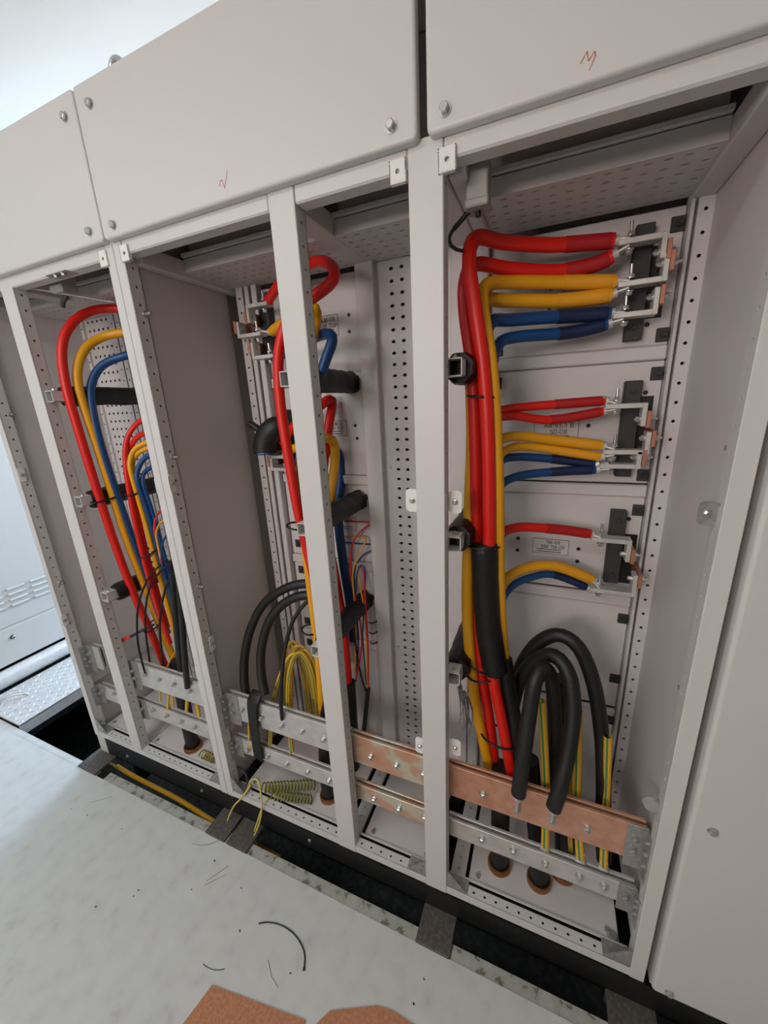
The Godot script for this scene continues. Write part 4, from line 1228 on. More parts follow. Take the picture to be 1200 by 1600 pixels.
	obj("lead", b, M.insulator, t)

func cables_middle() -> void:
	var g := "feeder cables in the middle cabinet"
	cable("long red cable looped highest in the middle cabinet", [Vector3(-0.9652, 2.0277, -0.36), Vector3(-0.8806, 2.0762, -0.34), Vector3(-0.7774, 2.0884, -0.3), Vector3(-0.6698, 2.0789, -0.25), Vector3(-0.6003, 2.0377, -0.2), Vector3(-0.5869, 1.996, -0.17), Vector3(-0.6242, 1.9647, -0.15), Vector3(-0.6814, 1.9376, -0.14), Vector3(-0.7349, 1.8881, -0.13), Vector3(-0.7733, 1.8031, -0.13), Vector3(-0.7857, 1.672, -0.13), Vector3(-0.7791, 1.5107, -0.13), Vector3(-0.7645, 1.3158, -0.13), Vector3(-0.7372, 1.0777, -0.14), Vector3(-0.7103, 0.8086, -0.16), Vector3(-0.7025, 0.5625, -0.18)], 0.0165, M.red, g, null, 0, Vector3(-0.98, 2.02, -0.36))
	cable("yellow cable bent behind the middle cabinet's dividing post near the top", [Vector3(-0.9639, 1.9278, -0.36), Vector3(-0.8711, 1.9545, -0.34), Vector3(-0.7498, 1.963, -0.28), Vector3(-0.6962, 1.9508, -0.24), Vector3(-0.683, 1.9134, -0.22), Vector3(-0.7031, 1.8307, -0.2), Vector3(-0.7311, 1.6885, -0.18), Vector3(-0.7547, 1.5266, -0.17), Vector3(-0.7707, 1.3069, -0.16), Vector3(-0.767, 1.092, -0.155), Vector3(-0.7601, 0.8867, -0.15), Vector3(-0.7625, 0.6597, -0.15), Vector3(-0.7725, 0.4574, -0.15)], 0.0165, M.yellow, g, M.yellow_sleeve, 0.06, Vector3(-1.0, 1.933, -0.36))
	cable("blue cable bent behind the middle cabinet's dividing post near the top", [Vector3(-0.9663, 1.8377, -0.36), Vector3(-0.8499, 1.8573, -0.33), Vector3(-0.7166, 1.8757, -0.27), Vector3(-0.6453, 1.8707, -0.23), Vector3(-0.627, 1.8446, -0.21), Vector3(-0.6518, 1.7891, -0.2), Vector3(-0.6913, 1.706, -0.2), Vector3(-0.7271, 1.5653, -0.2), Vector3(-0.7585, 1.3435, -0.2)], 0.0165, M.blue, g, null, 0, Vector3(-0.98, 1.853, -0.36))
	cable("red cable bent down right of the middle cabinet's dividing post", [Vector3(-0.9768, 1.529, -0.36), Vector3(-0.8609, 1.6136, -0.34), Vector3(-0.78, 1.6587, -0.3533), Vector3(-0.76, 1.6799, -0.3921), Vector3(-0.76, 1.6612, -0.4078), Vector3(-0.76, 1.5743, -0.3648), Vector3(-0.77, 1.4131, -0.3167), Vector3(-0.78, 1.2114, -0.3123), Vector3(-0.78, 1.0057, -0.3478), Vector3(-0.78, 0.7802, -0.3771), Vector3(-0.77, 0.5927, -0.3701), Vector3(-0.76, 0.3728, -0.3475)], 0.018, M.red, g)
	cable("yellow cable bent down right of the middle cabinet's dividing post", [Vector3(-0.9575, 1.491, -0.36), Vector3(-0.8205, 1.5289, -0.35), Vector3(-0.735, 1.5437, -0.313), Vector3(-0.73, 1.5193, -0.3465), Vector3(-0.73, 1.4464, -0.3392), Vector3(-0.735, 1.3333, -0.2956), Vector3(-0.77, 1.1834, -0.3199), Vector3(-0.8, 0.9934, -0.3698), Vector3(-0.8, 0.776, -0.378), Vector3(-0.8, 0.5091, -0.3819)], 0.0175, M.yellow, g, null, 0, Vector3(-0.97, 1.478, -0.36))
	cable("blue cable bent down right of the middle cabinet's dividing post", [Vector3(-0.9878, 1.4408, -0.4), Vector3(-0.8697, 1.466, -0.415), Vector3(-0.7954, 1.4912, -0.42), Vector3(-0.77, 1.4621, -0.4477), Vector3(-0.77, 1.3755, -0.4496), Vector3(-0.77, 1.2393, -0.4006), Vector3(-0.77, 1.0402, -0.4065), Vector3(-0.77, 0.8133, -0.4352), Vector3(-0.77, 0.6117, -0.4419)], 0.0195, M.blue, g, null, 0, Vector3(-0.96, 1.428, -0.36))
	wire("phase_wire", "red wire running straight across the back of the middle cabinet", "wire", [Vector3(-0.7663, 1.1864, -0.44), Vector3(-0.7117, 1.1906, -0.44), Vector3(-0.6415, 1.1933, -0.44)], 0.0032, M.red, "thin phase wires in the middle cabinet")
	wire("phase_wire", "yellow wire running across the back of the middle cabinet", "wire", [Vector3(-0.7782, 1.1197, -0.44), Vector3(-0.7167, 1.1255, -0.44), Vector3(-0.6642, 1.1282, -0.43), Vector3(-0.6697, 1.0939, -0.4), Vector3(-0.6927, 1.0429, -0.38), Vector3(-0.7019, 0.9821, -0.36), Vector3(-0.6973, 0.9006, -0.35), Vector3(-0.6967, 0.7255, -0.34), Vector3(-0.7064, 0.5459, -0.32)], 0.0032, M.yellow, "thin phase wires in the middle cabinet")
	wire("phase_wire", "blue wire running straight across the back of the middle cabinet", "wire", [Vector3(-0.7805, 1.0934, -0.44), Vector3(-0.7191, 1.0937, -0.44), Vector3(-0.6359, 1.0965, -0.44)], 0.0032, M.blue, "thin phase wires in the middle cabinet")
	wire("phase_wire", "red wire arching down behind the bottom support arm of the middle cabinet", "wire", [Vector3(-0.643, 1.1881, -0.43), Vector3(-0.687, 1.1519, -0.42), Vector3(-0.7127, 1.1062, -0.4), Vector3(-0.7163, 1.0429, -0.38), Vector3(-0.7072, 0.9525, -0.36), Vector3(-0.68, 0.8145, -0.35), Vector3(-0.6736, 0.6681, -0.34), Vector3(-0.7026, 0.5141, -0.32)], 0.0035, M.red, "thin phase wires in the middle cabinet")
	wire("phase_wire", "blue wire curving down beside the arched red one", "wire", [Vector3(-0.6386, 1.0745, -0.43), Vector3(-0.6762, 1.0543, -0.42), Vector3(-0.7055, 1.0071, -0.4), Vector3(-0.7093, 0.9426, -0.38), Vector3(-0.6984, 0.8356, -0.36), Vector3(-0.6922, 0.6888, -0.35), Vector3(-0.7039, 0.4972, -0.32)], 0.0035, M.blue, "thin phase wires in the middle cabinet")
	wire("phase_wire", "looped blue wire beside the middle cabinet's rear dividing post", "wire", [Vector3(-0.6993, 0.89, -0.37), Vector3(-0.6906, 0.9646, -0.37), Vector3(-0.6747, 1.0211, -0.37), Vector3(-0.6568, 1.0291, -0.37), Vector3(-0.6476, 0.9964, -0.37), Vector3(-0.6552, 0.9264, -0.37), Vector3(-0.6642, 0.8117, -0.36), Vector3(-0.676, 0.6859, -0.36), Vector3(-0.657, 0.4858, -0.33)], 0.0035, M.blue, "thin phase wires in the middle cabinet")
	wire("phase_wire", "looped red wire beside the middle cabinet's rear dividing post", "wire", [Vector3(-0.6767, 1.0222, -0.38), Vector3(-0.6608, 1.0066, -0.375), Vector3(-0.6552, 0.9697, -0.37), Vector3(-0.6531, 0.8437, -0.36), Vector3(-0.6483, 0.6672, -0.35), Vector3(-0.6529, 0.4536, -0.33)], 0.0038, M.red, "thin phase wires in the middle cabinet")
	wire("phase_wire", "yellow wire hanging between the looped red and blue ones", "wire", [Vector3(-0.6876, 1.0322, -0.38), Vector3(-0.6806, 0.9805, -0.37), Vector3(-0.6582, 0.8128, -0.36), Vector3(-0.6544, 0.6658, -0.35), Vector3(-0.6549, 0.4697, -0.33)], 0.0032, M.yellow, "thin phase wires in the middle cabinet")
	wire("control_wire", "thin black wire crossing behind the looped phase wires", "wire", [Vector3(-0.6991, 0.8223, -0.33), Vector3(-0.6958, 0.6697, -0.33), Vector3(-0.6837, 0.5444, -0.33), Vector3(-0.6604, 0.4346, -0.33)], 0.0035, M.plastic_black)
	for k in 3:
		wire("wire_end", ["top one of three short dark wire ends poking out beside the rear dividing post", "middle one of three short dark wire ends beside the rear dividing post", "bottom one of three short dark wire ends beside the rear dividing post"][k], "wire", [Vector3(-0.6784, 0.7308, -0.43) + Vector3(0, -0.052 * k, 0), Vector3(-0.6549, 0.7351, -0.42) + Vector3(0, -0.052 * k, 0), Vector3(-0.6325, 0.7521, -0.42) + Vector3(0, -0.052 * k, 0)], 0.003, M.insulator, "short wire ends")
	boot("black boot over the middle cabinet's right-hand red cable", [Vector3(-0.76, 0.4503, -0.3596), Vector3(-0.76, 0.3318, -0.3538), Vector3(-0.75, 0.1749, -0.3297), Vector3(-0.74, 0.0205, -0.2997)], 0.027, M.black)
	boot("thin black cable standing behind the boot in the middle cabinet", [Vector3(-0.6518, 0.4706, -0.33), Vector3(-0.664, 0.3567, -0.32), Vector3(-0.6756, 0.2309, -0.3), Vector3(-0.6812, 0.1038, -0.28)], 0.010, M.black)
	boot("thick black supply cable rising from the middle cabinet's gland", [Vector3(-0.775, -0.2, -0.136), Vector3(-0.775, 0.05, -0.136), Vector3(-0.772, 0.25, -0.14), Vector3(-0.75, 0.45, -0.15), Vector3(-0.72, 0.56, -0.16)], 0.031, M.black)
	gland("brass cable gland in the middle cabinet's floor", Vector3(-0.775, 0.03, -0.136))
	# black loops and earth cables at the left
	var gn := "black cables looped to the middle cabinet's busbar"
	cable("outer one of two black loops at the left of the middle cabinet", [Vector3(-0.7389, 0.9678, -0.26), Vector3(-0.8423, 0.9841, -0.24), Vector3(-0.9393, 0.9565, -0.22), Vector3(-1.0419, 0.8802, -0.2), Vector3(-1.108, 0.7609, -0.17), Vector3(-1.1361, 0.633, -0.14), Vector3(-1.1287, 0.5283, -0.11), Vector3(-1.1158, 0.4745, -0.1)], 0.0185, M.black, gn)
	var c := cable("inner one of two black loops ending in a flat strap over the busbar", [Vector3(-0.731, 0.9295, -0.24), Vector3(-0.8337, 0.9451, -0.22), Vector3(-0.9213, 0.9127, -0.2), Vector3(-0.9921, 0.8354, -0.17), Vector3(-1.0286, 0.721, -0.14), Vector3(-1.0238, 0.6208, -0.11), Vector3(-0.9972, 0.5387, -0.085)], 0.0185, M.black, gn)
	var b := MB.new()
	b.tube(smooth([Vector3(-1.0289, 0.5452, -0.085), Vector3(-1.0319, 0.5261, -0.054), Vector3(-1.0454, 0.4683, -0.05), Vector3(-1.0539, 0.307, -0.05), Vector3(-1.0609, 0.2127, -0.055)]), 0.031, 10, 0.18, Vector3.RIGHT)
	obj("flat_end", b, M.tape, c)
	wire("control_wire", "thin black cable bolted to the middle cabinet's upper busbar", "wire", [Vector3(-0.76, 0.9674, -0.2), Vector3(-0.8139, 0.9362, -0.18), Vector3(-0.8608, 0.867, -0.15), Vector3(-0.8889, 0.7665, -0.12), Vector3(-0.8897, 0.6535, -0.075), Vector3(-0.8882, 0.5555, -0.05), Vector3(-0.8932, 0.4805, -0.05)], 0.0075, M.black)
	var ge := "yellow-green earth cables in the middle cabinet"
	earth("left yellow-green earth cable ending on the middle cabinet's lower busbar", [Vector3(-0.8459, 0.4715, -0.2), Vector3(-0.8635, 0.6421, -0.2), Vector3(-0.907, 0.6856, -0.18), Vector3(-0.9623, 0.5992, -0.16), Vector3(-1.0084, 0.4486, -0.13), Vector3(-1.0145, 0.269, -0.085)], 0.009, ge)
	earth("right yellow-green earth cable ending on the middle cabinet's lower busbar", [Vector3(-0.831, 0.3764, -0.2), Vector3(-0.8294, 0.6117, -0.19), Vector3(-0.8674, 0.7012, -0.18), Vector3(-0.9077, 0.6446, -0.16), Vector3(-0.9207, 0.508, -0.13), Vector3(-0.9021, 0.2674, -0.085)], 0.0095, ge)
	for k in 5:
		var o := Vector3(-0.035 * k, 0.012 * (k % 2) - 0.01 * k, -0.02 * k)
		earth(["yellow-green earth loop nearest the dividing post of the middle cabinet", "second yellow-green earth loop from the middle cabinet's dividing post", "third yellow-green earth loop from the middle cabinet's dividing post", "fourth yellow-green earth loop from the middle cabinet's dividing post", "yellow-green earth loop farthest from the middle cabinet's dividing post"][k], [Vector3(-0.8009, 0.3039, -0.18) + o, Vector3(-0.8123, 0.5459, -0.2) + o, Vector3(-0.8449, 0.6927, -0.2) + o, Vector3(-0.9048, 0.666, -0.2) + o * 0.8, Vector3(-0.9598, 0.5292, -0.21) + o * 0.6, Vector3(-1.0065, 0.2178, -0.23) + o * 0.5], 0.006, ge, false)
	for k in 2:
		earth(["left one of two thin yellow-green wires beside the flat black strap", "right one of two thin yellow-green wires beside the flat black strap"][k], [Vector3(-1.1237, 0.3459, -0.09) + Vector3(0.014 * k, 0, 0), Vector3(-1.1164, 0.2936, -0.075) + Vector3(0.017 * k, 0, 0), Vector3(-1.113, 0.2491, -0.058) + Vector3(0.014 * k, 0, 0)], 0.0045, ge, false)
	tie("black cable tie on the middle arm of the middle cabinet", Vector3(-0.7765, 1.2646, -0.13), Vector3(0.2, 1, 0), Vector3.RIGHT, 0.034, 0.032)
	tie("black cable tie on the bottom arm of the middle cabinet", Vector3(-0.7879, 0.8427, -0.15), Vector3(0.2, 1, 0), Vector3.RIGHT, 0.03, 0.03, false)

func coil(label: String, a: Vector3, d: Vector3, r: float, turns: int, wr: float, grp: String) -> void:
	# springy coiled earth wire lying on the cabinet floor
	var b := MB.new()
	var pts := []
	var n := d.normalized()
	var f: Array = b.frame(n)
	for i in turns * 10 + 1:
		var t := TAU * i / 10.0
		pts.append(a + d * (i / (turns * 10.0)) + (f[0] * cos(t) + f[1] * sin(t)) * r)
	b.striped(pts, wr, Color(0.42, 0.36, 0.05), Color(0.03, 0.06, 0.02), 6)
	tag(obj("coiled_wire", b, M.pe), label, "coiled wire", grp)

func cables_left() -> void:
	var g := "large feeder cables in the left cabinet"
	cable("thick red cable arching lowest and widest in the left cabinet", [Vector3(-1.72, 0.3859, -0.1767), Vector3(-1.73, 0.6141, -0.1516), Vector3(-1.73, 0.8522, -0.1162), Vector3(-1.73, 1.0601, -0.0939), Vector3(-1.73, 1.2809, -0.0781), Vector3(-1.73, 1.4478, -0.0698), Vector3(-1.73, 1.6167, -0.0626), Vector3(-1.73, 1.7629, -0.0597), Vector3(-1.73, 1.8797, -0.071), Vector3(-1.73, 1.9621, -0.0999), Vector3(-1.72, 2.0297, -0.1534), Vector3(-1.69, 2.0686, -0.2159), Vector3(-1.62, 2.0747, -0.2736), Vector3(-1.5, 2.0583, -0.2927)], 0.0165, M.red, g)
	cable("thick yellow cable arching beside the red one in the left cabinet", [Vector3(-1.7, 0.4218, -0.2138), Vector3(-1.72, 0.6757, -0.1894), Vector3(-1.72, 0.9143, -0.1614), Vector3(-1.72, 1.1312, -0.136), Vector3(-1.72, 1.3408, -0.1237), Vector3(-1.72, 1.5345, -0.1124), Vector3(-1.72, 1.6891, -0.1006), Vector3(-1.72, 1.7868, -0.0986), Vector3(-1.72, 1.8663, -0.1203), Vector3(-1.71, 1.9305, -0.163), Vector3(-1.68, 1.9724, -0.2237), Vector3(-1.6, 1.9836, -0.2649), Vector3(-1.5, 1.9827, -0.3029)], 0.0165, M.yellow, g)
	cable("thick blue cable innermost of the large arch in the left cabinet", [Vector3(-1.7, 0.5953, -0.2087), Vector3(-1.71, 0.8387, -0.1821), Vector3(-1.71, 1.1257, -0.1546), Vector3(-1.71, 1.3531, -0.1339), Vector3(-1.71, 1.5599, -0.1201), Vector3(-1.71, 1.713, -0.1247), Vector3(-1.71, 1.7947, -0.1469), Vector3(-1.69, 1.8589, -0.19), Vector3(-1.62, 1.8938, -0.2439), Vector3(-1.5, 1.8975, -0.2691)], 0.0155, M.blue, g)
	var gs := "small feeder cables in the left cabinet"
	cable("outer small red cable behind the left cabinet's right post", [Vector3(-1.62, 0.591, -0.1581), Vector3(-1.62, 0.8277, -0.135), Vector3(-1.62, 1.099, -0.1269), Vector3(-1.62, 1.3156, -0.1317), Vector3(-1.62, 1.477, -0.1477), Vector3(-1.62, 1.5664, -0.1771), Vector3(-1.58, 1.6261, -0.2077), Vector3(-1.5, 1.6515, -0.2204)], 0.0105, M.red, gs)
	cable("inner small red cable behind the left cabinet's right post", [Vector3(-1.63, 0.6698, -0.1701), Vector3(-1.63, 0.9782, -0.155), Vector3(-1.63, 1.2524, -0.1523), Vector3(-1.63, 1.4208, -0.1578), Vector3(-1.63, 1.5128, -0.1795), Vector3(-1.58, 1.5719, -0.1978), Vector3(-1.5, 1.5954, -0.2131)], 0.0105, M.red, gs)
	cable("outer small yellow cable behind the left cabinet's right post", [Vector3(-1.6, 0.5995, -0.1793), Vector3(-1.6, 0.9121, -0.1684), Vector3(-1.6, 1.1942, -0.1586), Vector3(-1.6, 1.396, -0.148), Vector3(-1.6, 1.4712, -0.1519), Vector3(-1.59, 1.521, -0.1789), Vector3(-1.55, 1.5445, -0.2039), Vector3(-1.5, 1.5532, -0.2179)], 0.0105, M.yellow, gs)
	cable("inner small yellow cable behind the left cabinet's right post", [Vector3(-1.61, 0.7321, -0.1893), Vector3(-1.61, 1.0672, -0.1733), Vector3(-1.61, 1.3512, -0.1614), Vector3(-1.61, 1.4475, -0.1643), Vector3(-1.58, 1.5045, -0.182), Vector3(-1.5, 1.5333, -0.2074)], 0.009, M.yellow, gs)
	cable("outer small blue cable behind the left cabinet's right post", [Vector3(-1.58, 0.6818, -0.1958), Vector3(-1.58, 0.9738, -0.1801), Vector3(-1.58, 1.2374, -0.166), Vector3(-1.58, 1.3903, -0.1523), Vector3(-1.58, 1.4421, -0.1673), Vector3(-1.56, 1.4819, -0.1908), Vector3(-1.5, 1.5065, -0.21)], 0.0105, M.blue, gs)
	cable("inner small blue cable behind the left cabinet's right post", [Vector3(-1.57, 0.7303, -0.2056), Vector3(-1.57, 1.0018, -0.1918), Vector3(-1.57, 1.2488, -0.1793), Vector3(-1.57, 1.3738, -0.167), Vector3(-1.57, 1.4229, -0.1843), Vector3(-1.5, 1.4589, -0.2049)], 0.009, M.blue, gs)
	var gw := "thin phase wires in the left cabinet"
	wire("phase_wire", "thin red wire by the left cabinet's right post", "wire", [Vector3(-1.5, 1.0404, -0.1205), Vector3(-1.5, 1.1279, -0.1225), Vector3(-1.5, 1.1989, -0.1242), Vector3(-1.5, 1.2457, -0.1468), Vector3(-1.45, 1.2781, -0.1424)], 0.004, M.red, gw)
	wire("phase_wire", "thin yellow wire by the left cabinet's right post", "wire", [Vector3(-1.49, 1.0673, -0.1159), Vector3(-1.49, 1.1367, -0.1169), Vector3(-1.49, 1.1809, -0.1212), Vector3(-1.47, 1.2185, -0.1323), Vector3(-1.42, 1.242, -0.1224)], 0.004, M.yellow, gw)
	wire("phase_wire", "thin blue wire by the left cabinet's right post", "wire", [Vector3(-1.48, 1.0329, -0.1093), Vector3(-1.48, 1.0968, -0.118), Vector3(-1.47, 1.14, -0.1292), Vector3(-1.42, 1.1818, -0.1204)], 0.004, M.blue, gw)
	wire("phase_wire", "thin orange wire rising behind the left cabinet's upper busbar", "wire", [Vector3(-1.6186, 0.4635, -0.1), Vector3(-1.5795, 0.5239, -0.1), Vector3(-1.5328, 0.5843, -0.1), Vector3(-1.4962, 0.6271, -0.1)], 0.003, M.yellow, gw)
	var gc := "thin black control wires in the left cabinet"
	wire("control_wire", "leftmost thin black wire bolted to the left cabinet's upper busbar", "wire", [Vector3(-1.4828, 1.0494, -0.14), Vector3(-1.5618, 0.9934, -0.12), Vector3(-1.6277, 0.9091, -0.1), Vector3(-1.6828, 0.7945, -0.085), Vector3(-1.7021, 0.6514, -0.065), Vector3(-1.689, 0.5417, -0.052), Vector3(-1.6826, 0.4845, -0.05)], 0.0045, M.plastic_black, gc)
	wire("control_wire", "second thin black wire arching in the left cabinet", "wire", [Vector3(-1.491, 1.0249, -0.16), Vector3(-1.5609, 0.9753, -0.14), Vector3(-1.622, 0.8936, -0.12), Vector3(-1.675, 0.7652, -0.11), Vector3(-1.6957, 0.63, -0.1), Vector3(-1.7168, 0.4633, -0.1)], 0.0045, M.plastic_black, gc)
	wire("control_wire", "third thin black wire arching nearest the right post of the left cabinet", "wire", [Vector3(-1.4317, 1.0049, -0.12), Vector3(-1.4849, 0.9385, -0.11), Vector3(-1.5364, 0.8289, -0.1), Vector3(-1.5788, 0.6928, -0.095), Vector3(-1.6258, 0.4689, -0.1)], 0.005, M.plastic_black, gc)
	boot("black cable standing beside the left cabinet's right post", [Vector3(-1.4115, 1.0166, -0.1), Vector3(-1.4438, 0.8455, -0.1), Vector3(-1.4792, 0.6445, -0.1), Vector3(-1.5072, 0.4649, -0.1)], 0.0145, M.black)
	boot("black cable end bolted to the left cabinet's upper busbar", [Vector3(-1.3212, 1.0606, -0.06), Vector3(-1.3413, 0.862, -0.05), Vector3(-1.3704, 0.6749, -0.045), Vector3(-1.3997, 0.49, -0.045)], 0.0125, M.black)
	boot("thick black supply cable rising from the left cabinet's gland", [Vector3(-1.555, -0.2, -0.111), Vector3(-1.555, 0.05, -0.111), Vector3(-1.56, 0.22, -0.115), Vector3(-1.57, 0.42, -0.13), Vector3(-1.58, 0.52, -0.14)], 0.031, M.black)
	gland("brass cable gland in the left cabinet's floor", Vector3(-1.555, 0.03, -0.111), 0.043)
	# taped bundles where the cables pass the arms
	tie("cable tie round the large cables on the left cabinet's middle arm", Vector3(-1.735, 1.3224, -0.1262), Vector3(0, 1, 0.1), Vector3.BACK, 0.085, 0.03)
	tie("cable tie round the small cables on the left cabinet's middle arm", Vector3(-1.62, 1.3396, -0.1486), Vector3(0, 1, 0.2), Vector3.BACK, 0.03, 0.025)
	tie("cable tie round the small cables below the left cabinet's middle arm", Vector3(-1.61, 1.0703, -0.1492), Vector3(0, 1, 0.3), Vector3.BACK, 0.045, 0.03)
	tie("cable tie round the red and yellow cables low in the left cabinet", Vector3(-1.715, 0.6724, -0.1607), Vector3(0, 1, 0.3), Vector3.BACK, 0.05, 0.03)
	wire("twisted_strap", "twisted red and grey strap tied to the left cabinet's dividing post", "strap", [Vector3(-1.8627, 0.5968, -0.04), Vector3(-1.8158, 0.6295, -0.06), Vector3(-1.7879, 0.6374, -0.09), Vector3(-1.7454, 0.6593, -0.12), Vector3(-1.6976, 0.6824, -0.15)], 0.0065, M.insulator)
	wire("strap_end", "short red tail on the twisted strap in the left cabinet", "strap", [Vector3(-1.804, 0.6284, -0.055), Vector3(-1.7768, 0.6486, -0.06), Vector3(-1.7629, 0.6521, -0.07)], 0.0072, M.red)
	var ge := "yellow-green earth wires in the left cabinet"
	var e := [[251, 1078, 250, 1094, 0.0045], [264, 1084, 261, 1118, 0.006], [271, 1084, 270, 1104, 0.0045], [293, 1094, 291, 1116, 0.0085], [309, 1104, 313, 1126, 0.0085]]
	var names := ["leftmost thin yellow-green wire above the left cabinet's lower busbar", "yellow-green wire bolted to the front of the left cabinet's lower busbar", "third yellow-green wire above the left cabinet's lower busbar", "thick yellow-green earth cable above the left cabinet's lower busbar", "thick yellow-green earth cable next to the left cabinet's right post"]
	var ends := [Vector3(-1.7122, 0.3551, -0.12), Vector3(-1.6856, 0.2923, -0.085), Vector3(-1.6339, 0.3628, -0.11), Vector3(-1.6094, 0.2582, -0.056), Vector3(-1.6207, 0.3433, -0.12), Vector3(-1.5995, 0.281, -0.085), Vector3(-1.5073, 0.3664, -0.11), Vector3(-1.5136, 0.2633, -0.085), Vector3(-1.4541, 0.3457, -0.11), Vector3(-1.4185, 0.2549, -0.08)]
	for k in 5:
		earth(names[k], [ends[k * 2] + Vector3(0, 0.06, -0.02), ends[k * 2], ends[k * 2 + 1]], e[k][4], ge, k > 2)
	var cg := "coiled yellow-green wires on the cabinet floors"
	coil("coiled yellow-green wire on the left cabinet's floor by the gland", Vector3(-1.462, 0.052, -0.085), Vector3(0.085, 0.0, 0.0), 0.018, 6, 0.003, cg)
	coil("upper coil of yellow-green wire on the middle cabinet's floor", Vector3(-1.055, 0.062, -0.045), Vector3(0.215, 0.015, -0.085), 0.019, 16, 0.003, cg)
	coil("lower coil of yellow-green wire on the middle cabinet's floor", Vector3(-1.00, 0.05, -0.04), Vector3(0.17, 0.0, -0.045), 0.017, 12, 0.003, cg)
	var b := MB.new()
	b.striped(smooth([Vector3(-1.0134, 0.0431, -0.03), Vector3(-1.0276, 0.0154, 0), Vector3(-1.0505, -0.055, 0.02), Vector3(-1.0731, -0.1326, 0.03), Vector3(-1.0393, -0.1778, 0.05)], 0.01), 0.0036, Color(0.66, 0.55, 0.12), Color(0.50, 0.46, 0.10), 8)
	tag(obj("loose_wire", b, M.pe), "loose yellow-green wire hanging straight over the middle cabinet's bottom rail", "wire")
	b = MB.new()
	b.striped(smooth([Vector3(-1.1647, -0.0655, -0.03), Vector3(-1.1362, 0.0277, -0.03), Vector3(-1.0898, 0.1152, -0.02), Vector3(-1.0457, 0.1437, -0.015), Vector3(-1.0215, 0.1119, 0), Vector3(-1.0176, 0.0355, 0.012), Vector3(-1.0345, -0.052, 0.03), Vector3(-1.0785, -0.1375, 0.045), Vector3(-1.1548, -0.2077, 0.055), Vector3(-1.216, -0.1977, 0.055), Vector3(-1.2212, -0.1345, 0.04), Vector3(-1.1825, -0.0337, 0.02), Vector3(-1.1344, 0.0277, 0), Vector3(-1.0941, 0.0916, -0.02)], 0.01), 0.0036, Color(0.66, 0.55, 0.12), Color(0.50, 0.46, 0.10), 8)
	tag(obj("loose_wire", b, M.pe), "loose yellow-green wire looped over the middle cabinet's bottom rail", "wire")
	wire("grey_lead", "thin grey lead curling at the foot of the middle cabinet's left post", "wire", [Vector3(-1.2184, 0.1187, -0.05), Vector3(-1.1558, 0.1261, -0.04), Vector3(-1.1213, 0.1082, -0.03), Vector3(-1.134, 0.04, -0.03)], 0.004, M.insulator)
	boot("slack black cable curled low in the left cabinet's end bay", [Vector3(-2.6727, -0.1017, -0.25), Vector3(-2.4844, -0.0521, -0.2), Vector3(-2.3382, -0.0275, -0.18), Vector3(-2.3009, -0.0508, -0.22), Vector3(-2.339, -0.076, -0.28)], 0.014, M.black)
	# lamp housing in the left cabinet
	var t := thing("cabinet_lamp", "grey plastic lamp housing under the left cabinet's top rail", "lamp", Vector3(-1.6, 2.05, -0.1))
	b = MB.new()
	b.box(Vector3(-1.6429, 2.1359, -0.09), Vector3(0.06, 0.09, 0.055), 0.003)
	b.box(Vector3(-1.6481, 2.1079, -0.09), Vector3(0.065, 0.02, 0.06), 0.003)
	obj("housing", b, M.grey_plastic, t)
	b = MB.new()
	b.tube(smooth([Vector3(-1.6406, 2.0954, -0.085), Vector3(-1.6352, 2.0823, -0.085), Vector3(-1.6597, 2.071, -0.085), Vector3(-1.6726, 2.0516, -0.085)]), 0.008, 8)
	obj("cord", b, M.insulator, t)

